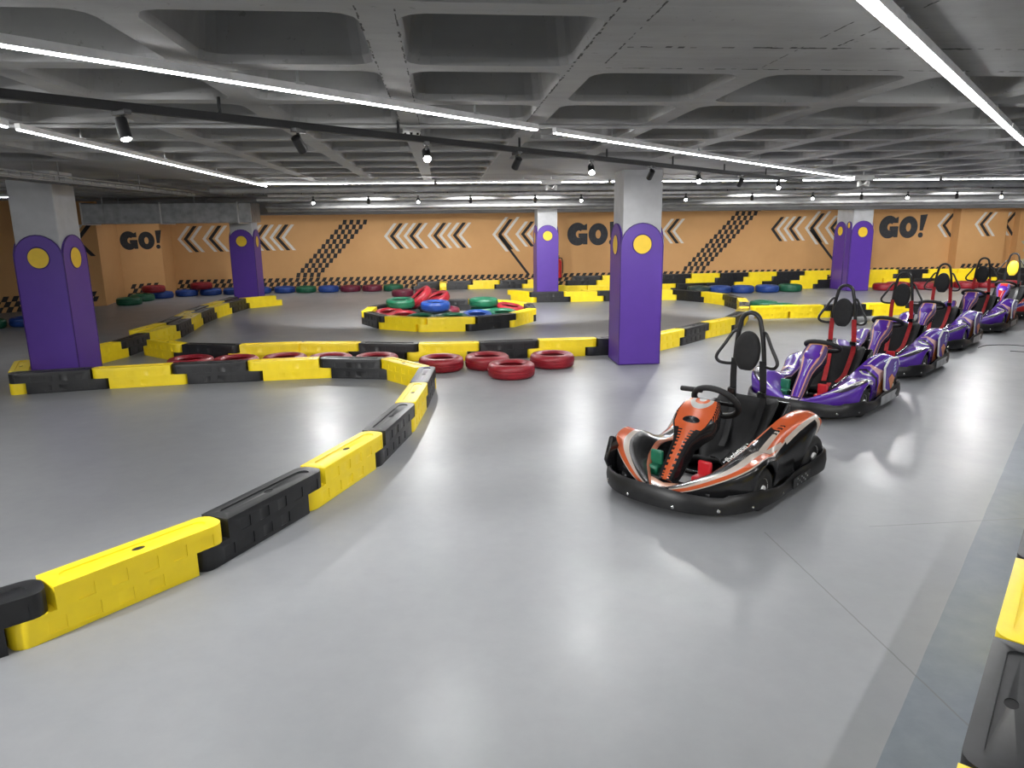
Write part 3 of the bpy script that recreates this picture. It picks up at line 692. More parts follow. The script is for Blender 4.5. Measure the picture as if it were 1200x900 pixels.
POD = [  # x, y_in, z_in, y_out, z_out, z_bottom_out, z_bottom_in
    (0.635, 0.04, 0.140, 0.10, 0.135, 0.065, 0.065), (0.59, 0.07, 0.148, 0.20, 0.160, 0.065, 0.065), (0.53, 0.11, 0.160, 0.31, 0.205, 0.070, 0.07), (0.46, 0.16, 0.178, 0.41, 0.255, 0.080, 0.07),
    (0.40, 0.19, 0.195, 0.465, 0.290, 0.120, 0.07), (0.36, 0.21, 0.208, 0.485, 0.308, 0.215, 0.07), (0.31, 0.225, 0.225, 0.495, 0.320, 0.268, 0.07), (0.25, 0.24, 0.245, 0.50, 0.325, 0.288, 0.07), (0.18, 0.25, 0.268, 0.50, 0.315, 0.268, 0.07), (0.12, 0.26, 0.286, 0.495, 0.30, 0.20, 0.07),
    (0.085, 0.262, 0.296, 0.470, 0.275, 0.105, 0.07), (-0.05, 0.275, 0.335, 0.445, 0.275, 0.095, 0.07), (-0.18, 0.285, 0.372, 0.445, 0.31, 0.095, 0.08), (-0.30, 0.30, 0.408, 0.46, 0.355, 0.12, 0.10),
    (-0.36, 0.31, 0.42, 0.475, 0.38, 0.20, 0.15), (-0.44, 0.32, 0.432, 0.485, 0.40, 0.285, 0.20), (-0.53, 0.33, 0.43, 0.485, 0.405, 0.315, 0.25), (-0.59, 0.34, 0.41, 0.47, 0.39, 0.33, 0.28)]
def pod_rings(sg):
    st = smoothpath([Vector((i, 0, 0)) for i in range(len(POD))], 1)
    rings = []; us = []
    def cr(col, t):
        i = min(int(t), len(POD) - 2); f = t - i; g = lambda j: POD[max(0, min(len(POD) - 1, j))][col]
        p0, p1, p2, p3 = g(i - 1), g(i), g(i + 1), g(i + 2)
        return 0.5 * (2 * p1 + (p2 - p0) * f + (2 * p0 - 5 * p1 + 4 * p2 - p3) * f * f + (3 * p1 - p0 - 3 * p2 + p3) * f ** 3)
    N = (len(POD) - 1) * 3
    for k in range(N + 1):
        t = k / 3; x, yi, zi, yo, zo, zb, zbi = [cr(c, t) for c in range(7)]
        if sg < 0:
            f = max(0.0, min(1.0, (0.22 - x) / 0.22)); kz = 1 - 0.34 * f + 0.14 * max(0, min(1, (-0.2 - x) / 0.2))
            zi, zo = 0.07 + (zi - 0.07) * kz, 0.07 + (zo - 0.07) * kz; zb = min(zb, zo - 0.03); zbi = min(zbi, zi - 0.03)
        mid = ((yi + yo) / 2, max(zi, zo) * 0.5 + (zi + zo) * 0.25 + 0.012)
        prof = [(yi + 0.008, zbi), (yi, zbi + (zi - zbi) * 0.5), (yi, zi - 0.015), (yi + 0.012, zi), (yi * 0.75 + yo * 0.25, zi * 0.72 + zo * 0.28 + 0.008), mid, (yi * 0.25 + yo * 0.75, zi * 0.25 + zo * 0.75 + 0.009), (yo - 0.014, zo), (yo, zo - 0.016),
                (yo + 0.004, zo * 0.6 + zb * 0.4), (yo - 0.006, zb + 0.004), (yo - 0.014, zb)]
        rings.append([(x, sg * yy, zz) for yy, zz in prof]); us.append((POD[0][0] - x) / (POD[0][0] - POD[-1][0]))
    return rings, us
def pod_mesh(sg):
    m = MB(); r, us = pod_rings(sg); m.loft(r, closed=False, caps=False, us=us); return m
NOSE = [(0.535, 0.150, 0.046, 0.05), (0.50, 0.195, 0.054, 0.07), (0.42, 0.285, 0.056, 0.085), (0.36, 0.350, 0.062, 0.09), (0.315, 0.395, 0.090, 0.10), (0.265, 0.438, 0.128, 0.11), (0.20, 0.492, 0.142, 0.10), (0.145, 0.533, 0.128, 0.08), (0.105, 0.552, 0.105, 0.06)]
def nose_mesh(slim=1.0):
    rings = []; P = [(x, z, min(hw, 0.05) + max(0, hw - 0.05) * slim, th) for x, z, hw, th in NOSE]; n = len(P)
    for i, (x, z, hw, th) in enumerate(P):
        a = P[max(0, i - 1)]; b = P[min(n - 1, i + 1)]; d = Vector((b[0] - a[0], 0, b[1] - a[1])).normalized(); nn = Vector((-d.z, 0, d.x))
        if nn.x < 0: nn = -nn
        c = Vector((x, 0, z)); Y = Vector((0, 1, 0))
        ring = [c - Y * hw, c - Y * hw * 0.90 + nn * 0.018, c - Y * hw * 0.45 + nn * 0.024, c + nn * 0.026, c + Y * hw * 0.45 + nn * 0.024, c + Y * hw * 0.90 + nn * 0.018, c + Y * hw, c + Y * hw * 0.9 - nn * th, c - nn * th * 1.1, c - Y * hw * 0.9 - nn * th]
        rings.append(ring)
    m = MB(); m.loft(rings)
    for k in m.uv:                     # remap: first six strips are the front (v 0..0.5)
        m.uv[k] = [(u, (v * 10 / 6 * 0.5 if v * 10 <= 6.001 else 0.5 + (v * 10 - 6) / 4 * 0.5)) for u, v in m.uv[k]]
    return m
BUMP = [(0.705, 0.0), (0.695, 0.15), (0.65, 0.28), (0.565, 0.395), (0.455, 0.465), (0.32, 0.505), (0.16, 0.52), (0.0, 0.512), (-0.15, 0.510), (-0.32, 0.517), (-0.48, 0.528), (-0.60, 0.515), (-0.69, 0.45), (-0.735, 0.33), (-0.745, 0.16), (-0.75, 0.0)]
def bumper_mesh():
    P = BUMP + [(x, -y) for x, y in reversed(BUMP[1:-1])]; Q = smoothpath([Vector((x, y, 0)) for x, y in P], 4, True); n = len(Q); rings = []
    for i, p in enumerate(Q):
        d = (Q[(i + 1) % n] - Q[i - 1]).normalized(); o = Vector((d.y, -d.x, 0))
        if o.dot(p) < 0: o = -o
        x = p.x; ay = abs(p.y)
        zt = 0.150 + 0.022 * max(0, math.cos((ay - 0.05) * 5.2)) * (x > 0.3)
        if x <= 0.3: zt = 0.150 - 0.03 * math.exp(-((x - 0.05) / 0.16) ** 2) + 0.035 * max(0, min(1, (-x - 0.35) / 0.2))
        if 0.30 < x < 0.56 and ay > 0.4: zt = 0.163
        zb = 0.040 if x > -0.1 else 0.045
        rings.append([p + Vector((0, 0, zb)) - o * 0.02, p + o * 0.006 + Vector((0, 0, zb + 0.012)), p + o * 0.012 + Vector((0, 0, (zb + zt) / 2)), p + o * 0.004 + Vector((0, 0, zt - 0.012)), p + Vector((0, 0, zt)) - o * 0.008,
                      p + Vector((0, 0, zt - 0.006)) - o * 0.02, p + Vector((0, 0, (zb + zt) / 2)) - o * 0.012])
    rings.append(rings[0]); return MB().loft(rings, caps=False)
def strap(path, w, th=0.006, yaxis=(0, 1, 0)):
    m = MB(); rings = []; P = [Vector(p) for p in path]; Yv = Vector(yaxis)
    for i, p in enumerate(P):
        d = (P[min(i + 1, len(P) - 1)] - P[max(i - 1, 0)]).normalized(); s_ = (Yv - d * Yv.dot(d)).normalized(); nn = d.cross(s_)
        rings.append([p - s_ * w / 2 - nn * th / 2, p + s_ * w / 2 - nn * th / 2, p + s_ * w / 2 + nn * th / 2, p - s_ * w / 2 + nn * th / 2])
    return m.loft(rings)
KM = {}
def km(key, fn, smooth=40):
    if key not in KM: KM[key] = fn().mesh(key, smooth)
    return KM[key]
def seat_mesh():
    st = [(0.02, 0.16, 0.15, 0.03), (-0.06, 0.115, 0.175, 0.06), (-0.18, 0.095, 0.19, 0.10), (-0.30, 0.105, 0.20, 0.14), (-0.39, 0.16, 0.205, 0.15), (-0.455, 0.25, 0.21, 0.13), (-0.51, 0.35, 0.215, 0.10), (-0.555, 0.43, 0.21, 0.06), (-0.575, 0.465, 0.19, 0.02)]
    rings = []; n = len(st)
    for i, (x, z, hw, rise) in enumerate(st):
        a = st[max(0, i - 1)]; b = st[min(n - 1, i + 1)]; d = Vector((b[0] - a[0], 0, b[1] - a[1])).normalized(); nn = Vector((-d.z, 0, d.x))
        if nn.z < 0 or (nn.x < 0): nn = -nn if nn.x < 0 and nn.z < 0.5 else nn
        if nn.x < 0: nn = Vector((abs(nn.x), 0, abs(nn.z)))
        row = []
        for k in range(9):
            s_ = -1 + 2 * k / 8; lift = rise * max(0, abs(s_) - 0.5) ** 1.5 / 0.5 ** 1.5
            row.append(Vector((x, s_ * hw, z)) + nn * lift)
        rings.append(row)
    return MB().loft(rings, closed=False, caps=False)
def hoop_path():
    L = [(-0.535, 0.105, 0.20), (-0.525, 0.108, 0.40), (-0.505, 0.108, 0.60), (-0.492, 0.102, 0.76), (-0.485, 0.088, 0.90)]
    arc = [(-0.482, 0.070 * math.cos(a) + 0.0, 0.985 + 0.075 * math.sin(a)) for a in [PI * k / 8 for k in range(9)]]
    return smoothpath(L + arc + [(x, -y, z) for x, y, z in reversed(L)], 3)
def headrest_mesh():
    m = MB(); rings = []
    def prof(s_):
        pts = []
        for k in range(28):
            a = 2 * PI * k / 28; c, sn = math.cos(a), math.sin(a)
            w = 0.088 if sn > -0.1 else 0.088 - 0.026 * min(1, (-sn - 0.1) / 0.75)
            e = 0.42 if sn < 0 else 0.95
            pts.append((w * s_ * math.copysign(abs(c) ** e, c), 0.135 * s_ * math.copysign(abs(sn) ** (0.62 if sn < 0 else 1.0), sn)))
        return pts
    for x, s_ in ((-0.02, 0.90), (-0.018, 0.97), (0.0, 1.0), (0.018, 0.97), (0.026, 0.88), (0.03, 0.6)):
        rings.append([(x, py, pz) for py, pz in prof(s_)])
    return m.loft(rings)
def wheel_mesh(r, w):
    return MB().lathe([(r * 0.52, -w * 0.42), (r * 0.6, -w / 2), (r * 0.88, -w / 2), (r * 0.985, -w * 0.38), (r, -w * 0.15), (r, w * 0.15), (r * 0.985, w * 0.38), (r * 0.88, w / 2), (r * 0.6, w / 2), (r * 0.52, w * 0.42)], 28, mat=Matrix.Rotation(PI / 2, 4, 'X'))
def hub_mesh(r, w):
    return MB().lathe([(0, -w * 0.47), (r * 0.2, -w * 0.5), (r * 0.22, -w * 0.36), (r * 0.42, -w * 0.33), (r * 0.53, -w * 0.43), (r * 0.53, w * 0.43), (r * 0.42, w * 0.33), (r * 0.22, w * 0.36), (r * 0.2, w * 0.5), (0, w * 0.47)], 20, mat=Matrix.Rotation(PI / 2, 4, 'X'))
def tilt_mat(x, z, ang): return Matrix.Translation((x, 0, z)) @ Matrix.Rotation(ang, 4, 'Y')
text_me = None
def text_mesh(body, size, shear=0.25):
    cu = bpy.data.curves.new('t', 'FONT'); cu.body = body; cu.size = size; cu.extrude = 0.0012; cu.offset = size * 0.018; cu.shear = shear
    o = link(bpy.data.objects.new('t', cu)); me = baked(o, 'lettering'); bpy.data.objects.remove(o); return me

def kart(loc, ang, style, label, wheel='ring', strap_m='red_strap', pedals=True, hood=None):
    body_m, nose_m, wing_m = STY[style]
    t = thing('go_kart', label, 'go-kart', (loc[0], loc[1], 0), ang, 'go-karts parked nose to tail')
    bp = obj('bumper', km('bumper', bumper_mesh, 50), 'bumper', t)
    bolt = lambda: MB().lathe([(0, 0.006), (0.006, 0.0055), (0.010, 0.002), (0.010, -0.004)], 10)
    for bx, by in ((0.697, 0.15), (0.585, 0.372), (0.40, 0.485), (0.697, -0.15), (0.585, -0.372), (0.40, -0.485), (0.08, 0.516), (0.08, -0.516)):
        b = obj('bolt', km('bolt', bolt), 'chrome', bp); b.location = (bx * 1.016, by * 1.016, 0.078); b.rotation_euler = (0, PI / 2, math.atan2(by, bx) if bx > 0.5 else math.copysign(PI / 2, by))
    def dots():
        m = MB()
        for sg in (1, -1):
            for i in range(6):
                for j in range(3):
                    if (i + j) % 2 == 0: m.box(-0.12 - i * 0.030 - 0.004, -0.12 - i * 0.030 + 0.004, sg * 0.526, sg * 0.534, 0.072 + j * 0.018, 0.082 + j * 0.018)
        return m
    d = obj('perforation', km('perforation', dots), 'steel', bp); d['kind'] = 'stuff'
    obj('side_plate', km('side_plate' + style, (lambda: MB().box(-0.46, -0.02, 0.531, 0.536, 0.058, 0.140).box(-0.46, -0.02, -0.536, -0.531, 0.058, 0.140)) if style == 'purple' else (lambda: MB().box(-0.32, -0.06, 0.525, 0.530, 0.058, 0.125))), 'steel' if style == 'purple' else 'bumper', bp, bevel=0.002)
    pan = [(0.62, 0.0), (0.60, 0.24), (0.40, 0.30), (-0.30, 0.32), (-0.68, 0.26)]; pan = pan + [(x, -y) for x, y in reversed(pan)]
    obj('floor_pan', km('floor_pan', lambda: MB().prism(pan[::-1], 0.040, 0.056)), 'dark_metal', t)
    fr = MB()
    for sg in (1, -1): fr.tube(smoothpath([(0.60, sg * 0.12, 0.07), (0.3, sg * 0.22, 0.07), (-0.2, sg * 0.27, 0.075), (-0.62, sg * 0.25, 0.09)]), 0.014)
    fr.tube([(0.25, -0.40, 0.13), (0.25, 0.40, 0.13)], 0.014).tube([(-0.50, -0.42, 0.145), (-0.50, 0.42, 0.145)], 0.016).tube([(-0.55, 0, 0.10), (-0.70, 0, 0.11)], 0.02)
    obj('frame', KM.get('frame') or KM.setdefault('frame', fr.mesh('frame', 50)), 'gloss_black', t)
    for wx, wy, r, w in ((0.25, 0.425, 0.130, 0.11), (0.25, -0.425, 0.130, 0.11), (-0.50, 0.41, 0.145, 0.15), (-0.50, -0.41, 0.145, 0.15)):
        w_ = obj('wheel', km('wheel%.3f' % r, lambda: wheel_mesh(r, w), 50), 'rubber', t, loc=(wx, wy, r + 0.001))
        obj('hub', km('hub%.3f' % r, lambda: hub_mesh(r, w), 40), 'alu', w_)
    for sg in (1, -1):
        key = 'pod%d%s' % (sg, style)
        if key not in KM: KM[key] = pod_mesh(sg).mesh('side_fairing', 60); KM[key].materials.append(body_m)
        p = obj('side_fairing', KM[key], body_m, t, solid=0.012)
        if style == 'orange' and sg == 1:
            global text_me
            text_me = text_me or text_mesh('Evolution', 0.050)
            x = obj('lettering', text_me, 'white', p); x['label'] = 'white script lettering'
            ex = Vector((-0.36, 0.07, 0.115)).normalized(); ez = Vector((0.30, 0.10, 0.95)); ez = (ez - ex * ez.dot(ex)).normalized(); ey = ez.cross(ex)
            x.matrix_local = Matrix(((ex.x, ey.x, ez.x, 0.30), (ex.y, ey.y, ez.y, 0.275), (ex.z, ey.z, ez.z, 0.268), (0, 0, 0, 1)))
        if style == 'purple' and sg > 0:   # angular rear panel with a white edge
            poly = [(-0.20, 0.165), (-0.165, 0.375), (-0.30, 0.450), (-0.53, 0.425), (-0.60, 0.345), (-0.50, 0.245), (-0.34, 0.105)]
            cxp, czp = -0.37, 0.30
            inn = [(cxp + (a - cxp) * 0.90, czp + (b - czp) * 0.90) for a, b in poly]
            mt = Matrix.Translation((0, 0.502 if sg > 0 else -0.502 + 0.016, 0)) @ RX; mo = Matrix.Translation((0, 0.506 if sg > 0 else -0.506 + 0.020, 0)) @ RX; mp_ = Matrix.Translation((0, 0.509 if sg > 0 else -0.509 + 0.008, 0)) @ RX
            bd = obj('panel_border', km('pborder%d' % sg, lambda: MB().prism(poly, 0, 0.016, mat=mt)), 'white', p, bevel=0.005)
            obj('rear_panel', km('ppanel%d' % sg, lambda: MB().prism(inn, 0, 0.020, mat=mo)), M['panel_purple'], p, bevel=0.004)
            obj('panel_flash', km('pflash%d' % sg, lambda: MB().prism([(-0.27, 0.26), (-0.36, 0.29), (-0.45, 0.24), (-0.36, 0.145)], 0, 0.008, mat=mp_)), M['flash_orange'], p)
            for k in range(3):
                obj('panel_mark', km('pmark%d%d' % (sg, k), lambda: MB().prism([(-0.40, 0.30 + k * 0.032), (-0.45, 0.31 + k * 0.032), (-0.45, 0.33 + k * 0.032), (-0.40, 0.32 + k * 0.032)], 0, 0.008, mat=mp_)), M['mark_blue'], p)
    def wing():
        rings = []
        for yy in [-0.30 + 0.06 * k for k in range(11)]:
            f = 1 - (abs(yy) / 0.30) ** 2 * 0.12; z = 0.118
            rings.append([(0.50, yy, 0.075), (0.50, yy, z + 0.035), (0.56, yy, z + 0.028), (0.63 * f, yy, z + 0.006), (0.672 * f, yy, z - 0.025), (0.672 * f, yy, 0.075)])
        return MB().loft(rings)
    key = 'wing' + style
    if key not in KM: KM[key] = wing().mesh('front_wing', 35); KM[key].materials.append(wing_m)
    obj('front_wing', KM[key], wing_m, t)
    key = 'nose' + style
    if key not in KM: KM[key] = nose_mesh(1.0 if style == 'orange' else 0.62).mesh('nose_cowl', 40); KM[key].materials.append(nose_m)
    n_ = obj('nose_cowl', KM[key], nose_m, t)
    bm_ = tilt_mat(0.262, 0.466, math.radians(51))
    obj('badge', km('badge' + ('o' if style == 'orange' else 'p'), lambda: MB().lathe([(0, 0.014), (0.5, 0.012), (0.92, 0.006), (1.0, -0.01)], 28, mat=bm_ @ Matrix.Diagonal((0.032, 0.062, 1, 1)) if style == 'orange' else bm_ @ Matrix.Translation((-0.03, 0, 0)) @ Matrix.Diagonal((0.058, 0.072, 1.4, 1)))),
        'gloss_black' if style == 'orange' else (M['badge_purple'] if style == 'purple' else 'red_plastic'), n_)
    if style == 'orange':      # tall fin on the far front corner
        obj('front_fin', km('front_fin', lambda: MB().prism([(0.50, 0.10), (0.56, 0.20), (0.50, 0.345), (0.455, 0.33), (0.40, 0.22), (0.38, 0.10)], 0, 0.03, mat=Matrix.Translation((0.02, -0.40, 0)) @ RX)), 'gloss_black', t, bevel=0.012)
    # steering
    sx, sz, sa = (-0.045, 0.525, math.radians(-52)) if style == 'orange' else (-0.01, 0.535, math.radians(-26))
    st = thing_part('steering_wheel', t, (sx, 0, sz), (0, sa, 0))
    if True:
        rim = MB().tube([(0.135 * math.cos(2 * PI * k / 32), 0.15 * math.sin(2 * PI * k / 32), 0) for k in range(32)], 0.020, 8, True)
        obj('rim', KM.get('rim') or KM.setdefault('rim', rim.mesh('rim', 60)), 'rubber', st)
    if wheel == 'bar':
        arc = [(0.10 * math.cos(a), 0.15 * math.sin(a), 0) for a in [PI * 0.62 + 2 * PI * 0.80 * k / 24 for k in range(25)]]
        obj('grip', km('grip', lambda: MB().tube([(0.075, -0.23, 0.01), (0.085, -0.08, 0.01)], 0.017, 10)), 'rubber', st)
    sp = MB().bar((0, -0.14, -0.004), (0, 0.14, -0.004), 0.032, 0.008).bar((-0.12, 0, -0.004), (0.0, 0, -0.004), 0.035, 0.008); sp.lathe([(0, 0.012), (0.03, 0.012), (0.036, 0.0), (0.036, -0.03)], 16)
    obj('spoke_plate', KM.get('spk') or KM.setdefault('spk', sp.mesh('spoke_plate', 40)), 'dark_metal', st)
    obj('steering_column', km('column', lambda: MB().tube([(0.02, 0, 0.50), (0.36, 0, 0.14)], 0.014)), 'dark_metal', t)
    # seat
    obj('seat', km('seat', seat_mesh, 60), 'matte_black', t, solid=0.02)
    obj('seat_surround', km('seat_surround', lambda: MB().prism([(-0.22, 0.13), (-0.50, 0.38), (-0.585, 0.44), (-0.62, 0.44), (-0.64, 0.10)], -0.012, 0.012, mat=Matrix.Translation((0, 0.245, 0)) @ RX).prism([(-0.22, 0.13), (-0.50, 0.38), (-0.585, 0.44), (-0.62, 0.44), (-0.64, 0.10)], -0.012, 0.012, mat=Matrix.Translation((0, -0.245, 0)) @ RX).box(-0.635, -0.60, -0.245, 0.245, 0.10, 0.45)), 'gloss_black', t, bevel=0.008)
    # roll hoop with arm loops
    h = obj('roll_hoop', km('hoop', lambda: MB().tube(hoop_path(), 0.0155, 10), 60), 'dark_metal', t)
    for sg in (1, -1):
        lp = smoothpath([(-0.485, sg * 0.080, 0.93), (-0.475, sg * 0.115, 0.925), (-0.455, sg * 0.165, 0.84), (-0.44, sg * 0.215, 0.755), (-0.445, sg * 0.205, 0.715), (-0.47, sg * 0.165, 0.70), (-0.497, sg * 0.105, 0.70)], 4)
        obj('arm_loop', km('loop%d' % sg, lambda: MB().tube(lp, 0.0115, 8), 60), 'dark_metal', h)
    hr = obj('headrest', km('headrest' + ('y' if hood else ''), headrest_mesh, 40), hood or 'matte_black', t, loc=(-0.455, 0, 0.805), rot=(0, math.radians(-4), 0))
    for sg in (1, -1):
        w = 0.042
        s1 = obj('harness_strap', km('strapA%d%s' % (sg, strap_m), lambda: strap(smoothpath([(-0.475, sg * 0.10, 0.74), (-0.485, sg * 0.107, 0.60), (-0.50, sg * 0.110, 0.47), (-0.47, sg * 0.10, 0.36), (-0.38, sg * 0.085, 0.22), (-0.27, sg * 0.06, 0.16)]), w)), strap_m, t, smooth=None)
        obj('buckle', km('buckle%d' % sg, lambda: MB().box(-0.49, -0.465, sg * 0.108 - 0.028, sg * 0.108 + 0.028, 0.49, 0.53)), 'gloss_black', s1, bevel=0.004)
    obj('crotch_strap', km('crotch', lambda: strap(smoothpath([(-0.25, 0, 0.15), (-0.12, 0.02, 0.15), (0.03, 0.05, 0.24), (0.10, 0.07, 0.40)] if style != 'orange' else [(-0.25, 0, 0.15), (-0.18, 0.01, 0.13), (-0.08, 0.02, 0.13), (0.0, 0.02, 0.16)]), 0.036)) if style == 'x' else strap(smoothpath([(-0.25, 0, 0.15), (-0.18, 0.01, 0.13), (-0.08, 0.02, 0.13), (0.0, 0.02, 0.17)]), 0.036).mesh('crotch_strap'), strap_m, t)
    # pedals and linkage
    for py, pm, nmz in ((-0.165, 'green_plastic', 'throttle_pedal'), (0.165, 'red_plastic', 'brake_pedal')):
        pd = obj(nmz, km('pedal' + nmz, lambda: MB().box(0.36, 0.385, py - 0.045, py + 0.045, 0.13, 0.27).box(0.375, 0.45, py - 0.05, py + 0.05, 0.125, 0.185)), pm, t, bevel=0.012)
        obj('pedal_rod', km('rod' + nmz, lambda: MB().tube([(0.42, py, 0.08), (0.38, py, 0.15)], 0.008)), 'chrome', pd)
    lk = MB().tube(smoothpath([(0.16, 0.17, 0.20), (0.05, 0.20, 0.24), (-0.05, 0.22, 0.28), (-0.10, 0.21, 0.25), (-0.02, 0.19, 0.20), (0.02, 0.215, 0.23)]), 0.010, 8)
    lk.tube(smoothpath([(0.0, 0.20, 0.16), (-0.08, 0.23, 0.22), (-0.13, 0.21, 0.17), (-0.06, 0.19, 0.14)]), 0.012, 8)
    obj('linkage', KM.get('linkage') or KM.setdefault('linkage', lk.mesh('linkage', 60)), 'chrome', t)
    obj('motor_cover', km('motor', lambda: MB().box(-0.62, -0.30, -0.30, -0.235, 0.08, 0.26).box(-0.62, -0.30, 0.235, 0.30, 0.08, 0.26)), 'dark_metal', t, bevel=0.015)
    return t
def thing_part(name, parent, loc, rot):
    o = link(bpy.data.objects.new(name, None), parent); o.location = loc; o.rotation_euler = rot; o.empty_display_size = 0.05; return o
M['panel_purple'] = plain('purple_panel', (0.085, 0.025, 0.31), 0.25, var=0.04); M['flash_orange'] = plain('orange_flash', (0.60, 0.20, 0.07), 0.3); M['mark_blue'] = plain('pale_blue_mark', (0.34, 0.36, 0.60), 0.3)
M['badge_purple'] = plain('purple_badge', (0.085, 0.022, 0.30), 0.25)
HD = math.radians(-139.0)
kart((1.687, 4.251), HD, 'orange', 'black and orange go-kart with black harness at the head of the queue', wheel='bar', strap_m='matte_black')
kart((3.438, 6.108), HD, 'purple', 'purple go-kart with red harness parked right behind the orange one')
kart((4.993, 7.543), HD, 'purple', 'purple go-kart with red harness, second purple one behind the orange kart')
kart((6.568, 9.008), HD, 'purple', 'purple go-kart with red harness, third purple one behind the orange kart')
kart((8.195, 10.314), HD, 'purple', 'purple go-kart with red harness, fourth purple one, before the red kart')
kart((9.80, 11.60), HD, 'red', 'red and blue go-kart with yellow headrest behind the purple karts', wheel='bar', strap_m='dark_metal', hood='disc_yellow')

# ------------------------------------------------------------------ lamps
def led_line(a, b, z, label, w=0.018, n_clip=3, segs=1):
    a = Vector((a[0], a[1], z)); b = Vector((b[0], b[1], z)); d = (b - a)
    t = thing('led_line_light', label, 'light', a, math.atan2(d.y, d.x), 'LED line lights under the ceiling'); L = d.length
    obj('housing', MB().box(0, L, -w / 2 - 0.005, w / 2 + 0.005, 0.0, 0.030), 'alu', t)
    obj('diffuser', MB().box(0.004, L - 0.004, -w / 2, w / 2, -0.006, 0.001), 'led', t)
    for k in range(n_clip):
        x = L * (k + 0.5) / n_clip
        obj('hanger', MB().box(x - 0.004, x + 0.004, -0.004, 0.004, 0.03, Z_RIB - z + 0.42).box(x - 0.02, x + 0.02, -0.02, 0.02, 0.026, 0.036), 'steel', t)
    return t
ZL = 2.19
def sc(p, z): k = (z - CAM_H) / 0.60; return (p[0] * k, p[1] * k)
led_line((-3.2, 0.45), (0.565, 4.30), ZL, 'straight white LED line light running diagonally above the long bend', n_clip=5)
led_line((0.69, 4.44), (5.33, 9.05), ZL, 'white LED line light continuing diagonally past the pillar by the karts', n_clip=5)
led_line((0.1, 0.86), (3.40, 4.18), ZL, 'broad white LED line light running diagonally above the orange kart', w=0.030, n_clip=4)
led_line((3.45, 4.23), (8.0, 8.8), ZL, 'broad white LED line light continuing diagonally above the purple karts', w=0.030, n_clip=4)
led_line((-2.28, 4.30), (-2.30, 10.0), ZL, 'white LED line light pointing straight at the orange wall', n_clip=4)
for i in range(8):
    led_line((-2.3 + i * 2.25, 9.45 - 0.05 * i), (-0.08 + i * 2.25, 9.45 - 0.05 * i), ZL, 'white LED line light, %s segment of the cross row parallel to the wall' % ORD[i], n_clip=1, w=0.028)
led_line((-6.3, 0.6), (-6.3, 7.4), ZL, 'added fill LED line light beside the angled left wall, pointing at it', n_clip=4, w=0.03)  # added out of view to brighten the left floor
led_line((-2.29, 2.80), (-2.28, 4.2), ZL, 'white LED line light reaching from the wall side towards the entrance', n_clip=3)
led_line((-10.5, 9.75), (-4.95, 9.60), 2.06, 'white LED line light passing behind the boxed-in pillar', n_clip=3, w=0.03)
for i in range(5):  # added row hidden behind the beam, to light the wall
    led_line((-6.8 + i * 4.6, 17.9), (-2.4 + i * 4.6, 17.9), ZL, 'added fill LED line light, %s segment between the downstand beam and the wall' % ORD[i], n_clip=2, w=0.042)
for i in range(4):  # added row hidden by the duct, to lift the far floor
    led_line((-2.0 + i * 4.6, 14.9), (2.4 + i * 4.6, 14.9), 2.10, 'added fill LED line light, %s segment above the wide duct' % ORD[i], n_clip=2, w=0.026)

def track_rail(a, b, z, label, m='matte_black', w=0.035):
    a = Vector((a[0], a[1], z)); b = Vector((b[0], b[1], z)); d = b - a
    t = thing('track_rail', label, 'light rail', a, math.atan2(d.y, d.x), 'rails for spotlights'); L = d.length
    obj('rail', MB().box(0, L, -w / 2, w / 2, 0, 0.036), m, t)
    for k in range(int(L / 1.1)): obj('hanger', MB().box(0.5 + k * 1.1 - 0.006, 0.5 + k * 1.1 + 0.006, -0.006, 0.006, 0.034, Z_RIB - z + 0.01), 'dark_metal', t)
    return t
track_rail((-3.0, 1.84), (4.6, 9.02), 2.15, 'black spotlight rail running diagonally under the ceiling ribs')
track_rail((-2.6, 11.35), (12.5, 11.0), 2.105, 'thin pale spotlight rail running parallel to the orange wall', 'alu', 0.03)

def head_mesh():
    return MB().lathe([(0, 0.048), (0.016, 0.048), (0.025, 0.042), (0.026, 0.01), (0.026, -0.046), (0.023, -0.049), (0.0215, -0.042), (0, -0.041)], 18)
HEADM = head_mesh().mesh('head', 40); LENS = MB().lathe([(0, -0.056), (0.012, -0.0545), (0.020, -0.050), (0.0235, -0.0435)], 18).mesh('lens')
def spot(x, y, z, lit, yaw, pitch, label, scale=1.0, power=SPOT_W):
    t = thing('track_spotlight', label, 'spotlight', (x, y, z), yaw, 'spotlights on rails')
    obj('bracket', MB().box(-0.05, 0.05, -0.016, 0.016, -0.018, 0.002).box(-0.008, 0.008, -0.008, 0.008, -0.045, -0.016), 'dark_metal', t)
    h = thing_part('lamp_head', t, (0, 0, -0.072), (0, pitch, 0)); h.scale = (scale,) * 3
    obj('housing', HEADM, 'dark_metal', h)
    obj('lens', LENS, 'lens', h)
    if True:
        l = bpy.data.lights.new('spot_light', 'SPOT'); l.energy = power; l.spot_size = math.radians(95); l.spot_blend = 0.6; l.shadow_soft_size = 0.03; l.color = (1, 0.995, 0.985)
        lo = link(bpy.data.objects.new('spot_light', l), h); lo.location = (0, 0, -0.062)
    return t
def face_cam(x, y): return math.atan2(-y, -x)
trk = [(-1.36, 3.38, 1), (-0.73, 3.98, 0), (-0.08, 4.59, 1), (0.54, 5.18, 0), (1.2, 5.8, 1), (1.87, 6.43, 0), (2.54, 7.06, 1), (3.25, 7.73, 0), (4.04, 8.48, 1)]
li = di = 0
